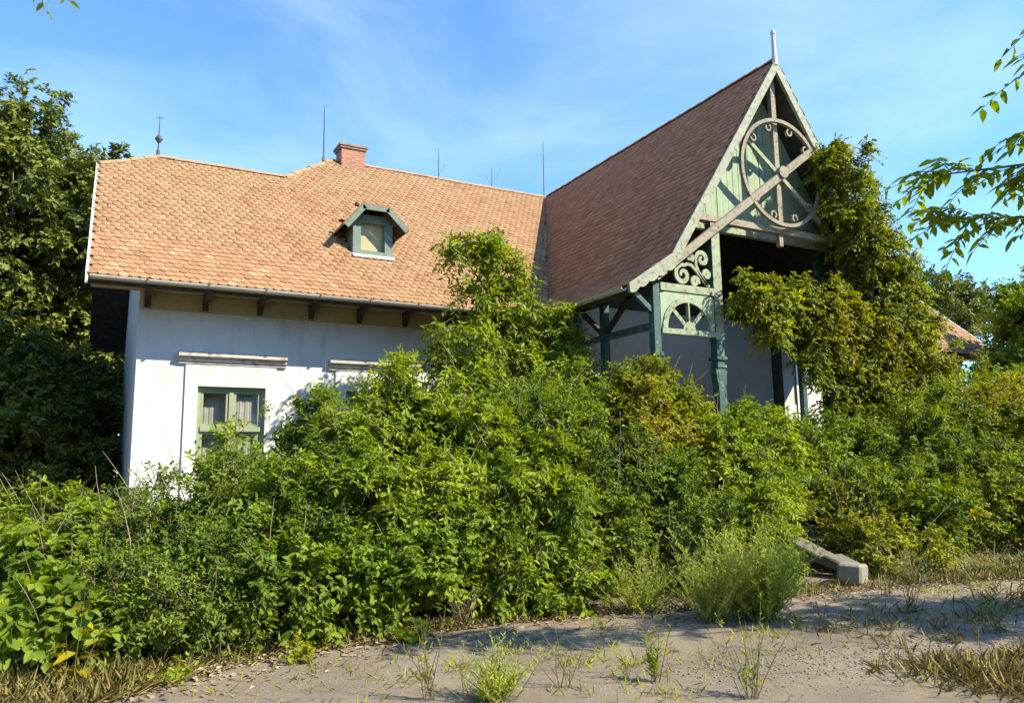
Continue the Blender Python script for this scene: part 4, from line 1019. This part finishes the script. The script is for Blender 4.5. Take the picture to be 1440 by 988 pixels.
# young box elder growing against the eaves
be = empty('young_maple', (6.3, -2.5, 0), 'young pinnate-leaved maple growing up past the eaves beside the porch', 'tree')
MB().tube([(6.3, -2.5, -.02), (6.35, -2.5, 1.2), (6.25, -2.45, 2.4), (6.4, -2.4, 3.6), (6.45, -2.4, 4.6), (6.35, -2.3, 5.6)], [.09, .08, .065, .05, .035, .012], 8).build('trunk', M['bark'], be, smooth=True)
for q in ([(6.25, -2.45, 2.4), (5.7, -2.7, 3.2), (5.0, -2.9, 3.8)], [(6.4, -2.4, 3.4), (7.0, -2.6, 4.2), (7.3, -2.7, 4.7)], [(6.43, -2.4, 4.3), (6.0, -2.4, 5.1), (5.5, -2.4, 5.7)], [(6.35, -2.5, 3.0), (6.9, -3.1, 3.6), (7.5, -3.4, 4.0)], [(6.2, -2.5, 2.0), (5.4, -3.0, 2.7), (4.8, -3.2, 2.9)]):
    MB().tube(q, [.035, .022, .008], 6).build('limb', M['bark'], be, smooth=True)
foliage(be, [((6.65, -2.4, 5.35), (.42, .4, .5)), ((6.05, -2.4, 5.65), (.55, .4, .28)), ((5.7, -2.5, 5.80), (.5, .4, .22)), ((5.35, -2.4, 5.78), (.4, .35, .14)), ((5.9, -2.4, 4.9), (.5, .4, .4)), ((5.0, -3.0, 3.3), (.8, .6, .4)), ((7.0, -3.2, 2.7), (1.0, .7, .6)), ((6.85, -2.5, 4.7), (.45, .4, .5)), ((6.3, -2.6, 4.15), (.6, .5, .45)), ((5.4, -2.8, 3.95), (.8, .6, .35)), ((7.3, -2.9, 4.1), (.55, .5, .5)), ((6.4, -2.9, 3.3), (1.0, .7, .6)), ((7.4, -3.3, 3.4), (.7, .6, .5)), ((5.6, -3.2, 2.9), (.9, .6, .45)), ((6.1, -2.6, 6.05), (.35, .25, .15))], 1700, .55, 11, .145, .38, M['leaf_ash'], 41, clump=.2, up=.12, droop=.42, yel=.04, lumpy=.2, bright=.12)

# creeper over the right half of the porch
cv = empty('creeper', (13.2, -4.9, 0), 'vine creeper swallowing the right half of the carved gable and porch', 'vine')
for q in ([(13.1, -4.95, 0), (13.0, -5.0, 1.6), (13.2, -5.0, 3.2), (12.6, -4.98, 4.6), (12.2, -5.0, 5.2)], [(13.4, -4.9, 0), (13.5, -5.0, 2.0), (13.9, -5.0, 4.2), (14.2, -5.1, 6.0), (13.6, -5.1, 7.6)], [(12.9, -4.95, 0), (12.75, -4.95, 2.0), (12.6, -4.95, 3.7), (12.2, -4.95, 4.4), (11.4, -4.95, 4.7)]):
    MB().tube(q, [.07, .06, .045, .03, .015][:len(q)], 7).build('stem', M['bark'], cv, smooth=True)
vl = []
for (dx, z, rx, ry, rz) in ((1.1, 7.55, .28, .28, .40), (1.35, 6.85, .40, .32, .45), (1.75, 6.35, .40, .35, .40), (1.3, 8.15, .30, .40, .40), (1.5, 7.8, .45, .45, .5), (1.85, 7.3, .55, .55, .6), (2.1, 6.75, .55, .55, .6), (2.6, 6.15, .55, .55, .55), (3.0, 5.6, .55, .6, .55), (3.3, 5.1, .5, .6, .5), (3.5, 4.6, .5, .6, .55), (2.1, 6.0, .5, .45, .5), (2.7, 5.2, .7, .5, .6), (3.0, 4.5, .7, .6, .7), (2.4, 4.4, .7, .5, .6), (3.5, 3.7, .7, .7, .8), (3.0, 3.5, .9, .6, .8), (2.0, 3.7, .6, .45, .55), (3.6, 2.7, 1.0, .8, .9), (2.5, 2.5, .8, .6, .8),
                            (-1.45, 4.85, .45, .25, .32), (-.85, 4.75, .5, .28, .42), (-.2, 4.8, .5, .30, .42), (.45, 4.65, .55, .32, .5), (1.1, 4.5, .6, .36, .6), (1.7, 4.2, .6, .4, .6), (-.75, 4.2, .35, .25, .40), (.3, 4.0, .45, .3, .5), (1.2, 3.7, .4, .3, .4), (4.2, 2.4, .8, .8, 1.0), (.85, 5.0, .5, .3, .3),  (1.7, 3.3, .6, .4, .6), (1.5, 2.6, .6, .4, .6), (2.0, 1.9, .9, .6, .8), (2.5, 6.6, .4, .5, .4), (.2, 3.5, .3, .25, .3), (1.15, 3.2, .42, .35, .45), (1.35, 2.4, .5, .4, .5), (1.9, 2.9, .6, .45, .6), (2.5, 3.2, .6, .5, .6), (3.2, 3.0, .6, .5, .6)):
    vl.append(((XC + dx, YW - .15 - (.30 if z > 6 else .25), z), (rx, ry, rz)))
foliage(cv, vl, 13500, .34, 11, .095, .55, M['leaf_vine'], 42, up=.0, droop=.45, yel=.02, lumpy=.2, shell=.25, ybias=[((13.4, -5.3, 4.2), 1.3, .42), ((12.5, -5.2, 4.6), .8, .3), ((15.0, -5.5, 3.4), 1.2, .35)])

# ---- big trees
def tree(name, label, base, height, lobes, n_twig, m, seed, leaf, trunk_r, group=None, **kw):
    e = empty(name, (*base, 0), label, 'tree', group)
    r = np.random.default_rng(seed)
    top = height * .72
    MB().tube([(base[0] + r.normal(0, .08) * i, base[1] + r.normal(0, .08) * i, top * i / 6 - .05) for i in range(7)], [trunk_r * (1.25 if i == 0 else 1 - .8 * i / 6) for i in range(7)], 9).build('trunk', M['bark'], e, smooth=True)
    for i, (c, q) in enumerate(lobes):
        z0 = min(max(.25 * height, c[2] * .6), top * .9); p0 = Vector((base[0], base[1], z0)); p2 = Vector(c); p1 = (p0 + p2) / 2 + Vector((r.normal(0, .2), r.normal(0, .2), .25))
        MB().tube([p0, p1, p2], [trunk_r * .42, trunk_r * .25, trunk_r * .07], 6).build('limb', M['bark'], e, smooth=True)
    kw.setdefault('clump', .5)
    foliage(e, lobes, n_twig, kw.pop('twig', .6), kw.pop('n_leaf', 11), leaf, kw.pop('aspect', .5), M[m], seed, name='crown', **kw)
    return e
def blob(c, R, n, seed, fl=.6, sz=(.30, .5)):
    r = np.random.default_rng(seed); out = []
    for i in range(n):
        d = unit(r.normal(0, 1, 3)); rr = r.uniform(.35, .85); s = r.uniform(*sz)
        out.append(((c[0] + d[0] * R[0] * rr, c[1] + d[1] * R[1] * rr, c[2] + d[2] * R[2] * rr), (R[0] * s, R[1] * s, R[2] * s * fl)))
    return out
T1 = 'tall trees behind the house'
tree('broadleaf_tree', 'shadowy tree just behind the left rear corner of the house', (-1.6, 10.5), 7.5,
     blob((-1.0, 10.0, 3.6), (1.9, 1.8, 3.6), 26, 60, .8), 4600, 'leaf_tree', 60, .17, .2, T1, shell=.25, droop=.3)
tree('broadleaf_tree', 'tall dark broadleaf tree behind the left end of the house', (-3.4, 9.2), 13.5,
     blob((-3.2, 9.0, 7.9), (3.8, 3.2, 5.2), 60, 51, .8, (.24, .36)), 15000, 'leaf_tree', 51, .17, .3, T1, twig=.42, clump=.42, shell=.2, droop=.3, up=.25)
tree('broadleaf_tree', 'lower dark tree filling the gap at the far left edge', (-5.2, 4.0), 6.0,
     blob((-4.2, 3.8, 3.2), (2.6, 2.4, 3.0), 20, 52, .8), 4200, 'leaf_tree', 52, .16, .2, T1, shell=.25, droop=.3)
tree('broadleaf_tree', 'shaded tree close beside the left end wall', (-2.9, 6.2), 6.0,
     blob((-2.4, 6.6, 2.7), (1.8, 2.4, 3.0), 20, 58, .8), 4200, 'leaf_tree', 58, .16, .18, T1, shell=.25, droop=.3)
tree('broadleaf_tree', 'green tree standing before the far right end of the roof', (25.3, -3.0), 7.5,
     blob((25.3, -3.0, 4.8), (2.0, 1.8, 2.8), 18, 53, .8, (.28, .42)), 3600, 'leaf_mid', 53, .17, .22, T1, shell=.25)
tree('broadleaf_tree', 'distant tree peeping over the right roof end', (37, 8.0), 12,
     blob((37, 8, 9.0), (3.4, 3, 3), 12, 54, .8), 1500, 'leaf_tree', 54, .22, .25, T1, shell=.25)
tree('broadleaf_tree', 'tree at the right edge behind the green bush', (21.6, -5.2), 5.0,
     blob((21.4, -5.2, 2.6), (1.8, 1.6, 2.0), 12, 59, .8), 2200, 'leaf_mid', 59, .16, .2, T1, shell=.25)

# near tree at the right whose branches hang into view and throw shade on the drive
def hanging_branch(parent, pts, r0, sprigs, seed, leaf=.125, n_leaf=13, mt='leaf_ash', ln=.42, yel=.03, dr=.30, s0=.55):
    r = np.random.default_rng(seed)
    P = np.array(pts, float); k = len(P)
    MB().tube([tuple(p) for p in P], [r0 * (1 - .85 * i / (k - 1)) for i in range(k)], 6).build('branch', M['bark'], parent, smooth=True)
    seg = np.linalg.norm(np.diff(P, axis=0), axis=1); cum = np.r_[0, np.cumsum(seg)]; s = np.sort(r.uniform(s0, 1, sprigs)) * cum[-1]
    B_ = np.stack([np.interp(s, cum, P[:, i]) for i in range(3)], 1)
    idx = np.clip(np.searchsorted(cum, s) - 1, 0, k - 2); dirv = unit(np.diff(P, axis=0))[idx]
    sgn = np.where(np.arange(sprigs) % 2 == 0, 1, -1)[:, None]; lat = unit(np.cross(dirv, np.array([0, 0, 1.]))) * sgn
    T = unit(dirv * .7 + lat * .6 + r.normal(0, .25, (sprigs, 3)) + np.array([0, 0, .05])); TLn = ln * r.uniform(.7, 1.3, sprigs); sag = dr * TLn
    u = np.linspace(0, 1, 4)
    paths = B_[:, None] + T[:, None] * (TLn[:, None] * u)[..., None] - np.array([0, 0, 1.]) * (sag[:, None] * u ** 2)[..., None]
    tv, tf = tubes_np(paths, np.full(sprigs, .006), np.full(sprigs, .002), 4); np_mesh('twigs', tv, tf, M['twig'], parent)['kind'] = 'stuff'
    U = np.clip((np.arange(n_leaf) + .8) / n_leaf + r.normal(0, .02, (sprigs, n_leaf)), 0, 1)
    LP = B_[:, None] + T[:, None] * (TLn[:, None] * U)[..., None] - np.array([0, 0, 1.]) * (sag[:, None] * U ** 2)[..., None]
    sd = np.where(np.arange(n_leaf) % 2 == 0, 1., -1.)[None, :, None]; la = unit(np.cross(T, np.array([0, 0, 1.])))
    LD = T[:, None] * .45 + la[:, None] * sd * .9 + np.array([0, 0, -.45]) + r.normal(0, .2, (sprigs, n_leaf, 3)); LN = np.array([0, 0, 1.]) + r.normal(0, .35, (sprigs, n_leaf, 3))
    LL = leaf * r.uniform(.75, 1.2, (sprigs, n_leaf)); n = sprigs * n_leaf
    leaves_mesh('leaves', LP.reshape(-1, 3), LD.reshape(-1, 3), LN.reshape(-1, 3), LL.ravel(), LL.ravel() * .40, M[mt], parent, np.clip(r.normal(.5, .2, n), 0, 1), np.clip(r.normal(yel, .05, n), 0, 1))
nt = tree('near_tree', 'near tree at the right edge with leafy branches hanging into the sky', (11.2, -14.2), 6.5,
     blob((10.9, -14.6, 5.0), (2.2, 1.5, 1.6), 10, 55, .7), 600, 'leaf_ash', 55, .14, .16, None, shell=.3, droop=.4, aspect=.42)
hanging_branch(nt, [(11.2, -14.2, 3.4), (9.0, -13.4, 4.2), (7.2, -13.0, 4.25), (6.2, -12.6, 4.0), (5.45, -11.98, 3.95)], .035, 36, 61, leaf=.135, mt='leaf_ash', ln=.5)
hanging_branch(nt, [(8.6, -13.4, 4.0), (7.2, -12.9, 3.75), (6.1, -12.45, 3.55), (5.5, -11.85, 3.62)], .02, 20, 62, leaf=.135, mt='leaf_ash')
hanging_branch(nt, [(9.4, -13.5, 4.3), (7.4, -13.3, 5.1), (6.2, -13.0, 4.9), (5.72, -12.68, 4.62)], .022, 16, 63, n_leaf=9, leaf=.15, mt='leaf_mid')
hanging_branch(nt, [(9.0, -13.4, 4.2), (7.0, -13.0, 4.6), (6.1, -12.75, 4.3), (5.80, -12.55, 4.16)], .02, 16, 64, n_leaf=9, leaf=.15, mt='leaf_mid')
lt = tree('near_tree', 'leafy twig of a near tree hanging in at the top left corner', (-6.0, -12.0), 6.0,
     blob((-5.6, -11.8, 5.0), (1.7, 1.5, 1.5), 8, 56, .7), 300, 'leaf_lime', 56, .12, .15, None, shell=.3, droop=.4)
hanging_branch(lt, [(-6.0, -12.0, 3.6), (-4.0, -11.4, 4.9), (-2.4, -10.9, 4.95), (-1.0, -10.46, 4.68)], .03, 34, 65, leaf=.075, n_leaf=11, mt='leaf_lime', ln=.24, dr=.5)

# ---- grass, weeds, litter
def inside_drive(x, y):
    ex = [p[0] for p in edge]; ey = [p[1] for p in edge]
    return y < np.interp(x, ex, ey)
def blades(name, P, H, m, seed, width=.007, lean=.35, yel=.2, parent=None, label=None):
    r = np.random.default_rng(seed); n = len(P)
    D = np.stack([r.normal(0, lean, n), r.normal(0, lean, n), np.ones(n)], 1)
    NR = np.stack([r.normal(0, 1, n), r.normal(0, 1, n), np.full(n, .2)], 1)
    L = H * r.uniform(.5, 1.25, n)
    o = leaves_mesh(name, P, D, NR, L, np.full(n, width) * r.uniform(.7, 1.5, n), m, parent, np.clip(r.normal(.5, .25, n), 0, 1), np.clip(r.normal(yel, .2, n), 0, 1), droop=lean * 6, fold=.4)
    o['kind'] = 'stuff'
    if label: o['label'] = label
    return o
def scatter(n, x0, x1, y0, y1, fn, seed, clump=.5):
    r = np.random.default_rng(seed); k = max(1, int(n / 25)); cx = r.uniform(x0, x1, k); cy = r.uniform(y0, y1, k)
    i = r.integers(0, k, n); s = r.uniform(.06, .34, k)[i]
    x = cx[i] + r.normal(0, 1, n) * s; y = cy[i] + r.normal(0, 1, n) * s
    ok = fn(x, y); x, y = x[ok], y[ok]
    return np.stack([x, y, np.zeros(len(x))], 1)
offroad = lambda x, y: ~inside_drive(x, y)
blades('dry_grass', np.vstack([scatter(12000, -2.6, -.2, -9.6, -7.6, offroad, 71), scatter(9000, -4.5, -.9, -7.2, 1.5, offroad, 72)]), .20, M['grass_dry'], 71, .0034, 1.2, .38, label='dry straw-coloured grass at the left edge')
blades('verge_grass', scatter(11000, -.6, 12.5, -9.9, -8.1, lambda x, y: (~inside_drive(x, y)) & (y < np.interp(x, [p[0] for p in edge], [p[1] for p in edge]) + .55), 73), .13, M['grass_dry'], 73, .0035, .9, .4, label='thin dry grass along the drive edge')
blades('roadside_straw', np.vstack([scatter(11000, 5.0, 9.0, -13.4, -11.2, lambda x, y: y < -10.35 - .24 * x, 74), scatter(900, 5.5, 9.5, -11.3, -10.2, lambda x, y: x > -99, 75)]), .17, M['grass_dry'], 74, .0032, .95, .3, label='straw and dry grass on the gravel at lower right')
blades('crack_grass', np.vstack([scatter(900, 1.0, 9.5, -10.9, -9.0, inside_drive, 76), scatter(350, -1, 4, -11.5, -9.3, inside_drive, 77)]), .09, M['grass_green'], 76, .005, .5, .4, label='small grass sprouting from cracks in the drive')
blades('right_straw', scatter(6500, 8.6, 17, -10.4, -8.3, lambda x, y: ~inside_drive(x, y - .12), 78), .15, M['grass_dry'], 78, .004, 1.0, .7, label='golden dry grass in front of the right thicket')
# fallen leaves along the drive edge
r = np.random.default_rng(79); n = 3800
lx = r.uniform(-1, 12, n); ly = np.interp(lx, [p[0] for p in edge], [p[1] for p in edge]) + np.abs(r.normal(0, .28, n)) * np.where(r.random(n) < .75, 1, -1.2)
LPz = np.stack([lx, ly, np.full(n, .014)], 1); a = r.uniform(0, 6.28, n)
leaves_mesh('leaf_litter', LPz, np.stack([np.cos(a), np.sin(a), r.normal(.1, .15, n)], 1), np.stack([r.normal(0, .3, n), r.normal(0, .3, n), np.ones(n)], 1), r.uniform(.03, .08, n), r.uniform(.02, .05, n), M['litter'], None, r.random(n), np.clip(r.normal(.15, .3, n), 0, 1))['label'] = 'brown fallen leaves along the drive edge'
# loose gravel at lower right
n = 4500; gx = r.uniform(3.4, 9.5, n); gy = -10.95 - .27 * (gx - 3.4) + r.normal(0, .30, n) + .05
gs = .004 + .016 * r.random(n) ** 3; oct_ = np.array([(1, 0, 0), (-1, 0, 0), (0, 1, 0), (0, -1, 0), (0, 0, .7), (0, 0, -.7)], float); octF = np.array([(0, 2, 4), (2, 1, 4), (1, 3, 4), (3, 0, 4), (2, 0, 5), (1, 2, 5), (3, 1, 5), (0, 3, 5)])
GV = (np.stack([gx, gy, gs * .1 + .006], 1)[:, None] + oct_[None] * gs[:, None, None] * r.uniform(.6, 1.3, (n, 6, 1))).reshape(-1, 3)
g = np_mesh('gravel', GV, (octF[None] + (np.arange(n) * 6)[:, None, None]).reshape(-1, 3), M['gravel']); g['kind'] = 'stuff'; g['label'] = 'loose gravel on the broken drive at lower right'

hanging_branch(nt, [(9.4, -13.5, 4.3), (7.4, -13.3, 5.4), (6.2, -13.1, 5.3), (5.68, -12.86, 4.98)], .022, 14, 66, n_leaf=9, leaf=.15, mt='leaf_mid')
def weed(name, label, x, y, h, n_stem, m, seed, spread=.15, leaf=.05, n_leaf=16, aspect=.25, droop=.1, up=1.0, yel=.1, stem_r=.004):
    e = empty(name, (x, y, 0), label, 'weed', 'weeds growing on and beside the drive')
    r = np.random.default_rng(seed)
    b = np.stack([x + r.normal(0, spread * .25, n_stem), y + r.normal(0, spread * .25, n_stem), np.full(n_stem, -.01)], 1)
    T = unit(np.stack([r.normal(0, spread / h * 1.2, n_stem), r.normal(0, spread / h * 1.2, n_stem), np.ones(n_stem)], 1)); H = h * r.uniform(.55, 1.05, n_stem)
    u = np.linspace(0, 1, 5); sag = r.normal(0, .12, (n_stem, 3)) * np.array([1, 1, .2]) * H[:, None]
    paths = b[:, None] + T[:, None] * (H[:, None] * u)[..., None] + sag[:, None] * (u ** 2)[None, :, None]
    tv, tf = tubes_np(paths, np.full(n_stem, stem_r), np.full(n_stem, .0012), 4); np_mesh('stem', tv, tf, M['twig'] if m != 'grass_green' else M['stalk'], e)['kind'] = 'stuff'
    U = np.clip(r.uniform(.12, 1.0, (n_stem, n_leaf)), 0, 1)
    LP = b[:, None] + T[:, None] * (H[:, None] * U)[..., None] + sag[:, None] * (U ** 2)[..., None]
    a = r.uniform(0, 6.28, (n_stem, n_leaf))
    LD = np.stack([np.cos(a), np.sin(a), np.full_like(a, up * .8) + r.normal(0, .25, a.shape)], -1); LN = np.array([0, 0, 1.]) + r.normal(0, .4, LD.shape)
    LL = leaf * r.uniform(.6, 1.3, a.shape) * (1.15 - .6 * U); n = n_stem * n_leaf
    leaves_mesh('leaves', LP.reshape(-1, 3), LD.reshape(-1, 3), LN.reshape(-1, 3), LL.ravel(), LL.ravel() * aspect, M[m], e, np.clip(r.normal(.55, .2, n), 0, 1), np.clip(r.normal(yel, .12, n), 0, 1), droop)
M['stalk'] = two_noise('green_stalk', [(0.3, (0.14, 0.17, 0.05)), (0.7, (0.24, 0.26, 0.09))], 9, (0.22, 0.17, 0.08), 12, 0.55, 0.7, 0.8, 0.1, 30)
weed('bushy_weed', 'round bushy green weed at the bottom edge of the drive', 1.93, -10.75, .46, 60, 'grass_green', 81, .24, .06, 34, .16)
weed('tall_weed', 'thin dark branching weed left of the round bushy weed', 1.53, -10.5, .66, 9, 'leaf_vine', 82, .10, .05, 14, .25, yel=.3)
weed('tall_weed', 'slim leafy weed right of the round bushy weed', 3.14, -10.95, .56, 8, 'leaf_lime', 83, .08, .075, 18, .25)
weed('tall_weed', 'reddish-stemmed weed below the feathery clump', 3.46, -11.6, .66, 12, 'leaf_lime', 84, .12, .06, 18, .25, yel=.15)
weed('tall_weed', 'sparse wiry weed in the middle of the drive', 2.5, -10.7, .55, 8, 'leaf_vine', 85, .16, .035, 10, .25, yel=.3)
weed('tall_weed', 'small grey-green weed beside the thin dark weed', 1.75, -10.75, .26, 5, 'leaf_dark', 86, .10, .035, 14, .3)
weed('feathery_weed', 'big feathery yellow-green weed clump at the far side of the drive', 5.5, -9.65, 1.1, 150, 'grass_green', 87, .42, .08, 56, .24, yel=.15)
weed('feathery_weed', 'smaller feathery clump right of the big feathery one', 5.05, -9.5, .9, 90, 'grass_green', 88, .38, .06, 44, .18, yel=.15)
weed('feathery_weed', 'feathery grass clump at the foot of the dark shrub', 4.75, -8.75, .85, 70, 'grass_green', 89, .45, .06, 44, .18, yel=.15)
weed('tall_weed', 'upright dry weed by the squared stone block', 7.75, -9.5, .62, 5, 'leaf_vine', 90, .12, .05, 14, .22, yel=.6)
weed('tall_weed', 'dark stalk weed on the right part of the drive', 7.2, -10.2, .6, 8, 'leaf_dark', 91, .12, .05, 14, .22, yel=.2)
weed('tall_weed', 'weed near the right edge casting a small shadow', 7.6, -10.75, .55, 10, 'grass_green', 92, .16, .05, 16, .2)
weed('yellow_plant', 'plant with large bright yellow leaves at the lower left', -.70, -8.85, .75, 4, 'leaf_lime', 93, .16, .15, 8, .55, .3, .2, yel=.9, stem_r=.006)
weed('straw_clump', 'golden straw clump beside the stone steps', 9.2, -8.75, .62, 50, 'grass_green', 94, .35, .05, 16, .12, yel=.9)
weed('straw_clump', 'golden straw clump in front of the dark shrub by the steps', 10.6, -9.0, .55, 40, 'grass_green', 96, .4, .06, 16, .14, yel=.85)
weed('straw_clump', 'tall yellow-leaved stalks at the foot of the yellow-tinged bush', 12.4, -9.2, .8, 36, 'leaf_vine', 97, .45, .09, 14, .4, yel=.8)
weed('straw_clump', 'low yellowing plants at the right edge of the drive', 14.2, -9.9, .5, 36, 'leaf_vine', 98, .5, .09, 12, .4, yel=.6)
weed('leafy_weed', 'fresh green leafy weed at the drive edge under the thicket', 2.0, -8.75, .3, 16, 'leaf_lime', 99, .25, .09, 8, .6, yel=.05)
weed('leafy_weed', 'yellow-green weed at the drive edge left of the dry stalks', 1.0, -8.95, .3, 14, 'leaf_lime', 100, .25, .08, 8, .55, yel=.3)
weed('leafy_weed', 'low green weed beside the straw at the lower left', .0, -9.1, .32, 14, 'leaf_lime', 101, .3, .08, 8, .5, yel=.25)
weed('straw_clump', 'reddish dry stalks in front of the low dark shrub', 2.75, -8.35, .6, 26, 'dry_stalk' if 'dry_stalk' in M else 'litter', 95, .22, .04, 10, .2, yel=.0)

# ---- unseen trees added behind the viewpoint to shut off low sky light
pt = tree('sky_block_tree', 'unseen tree added behind the viewpoint to block low sky light', (-14, -31), 15,
     blob((-14, -31, 8.4), (5.2, 5.0, 6.4), 30, 57, .8), 2600, 'leaf_tree', 57, .42, .45, 'unseen trees added to block low sky light', shell=.3, droop=.3, twig=1.1, clump=1.0)
kids = [c for c in bpy.data.objects if c.parent == pt]
for (x, y, s_, a) in ((-4.5, -34, 1.05, 1.0), (5.5, -36, .95, 2.2), (15, -38, 1.0, 3.1), (-22, -23, 1.0, 4.0), (-19, -11, .9, 5.2), (26, -36, .9, .5), (-26, -1, 1.0, 1.7)):
    e = pt.copy(); col.objects.link(e); e.location = (x, y, 0); e.rotation_euler = (0, 0, a); e.scale = (s_, s_, s_)
    for k_ in kids:
        c = k_.copy(); col.objects.link(c); c.parent = e
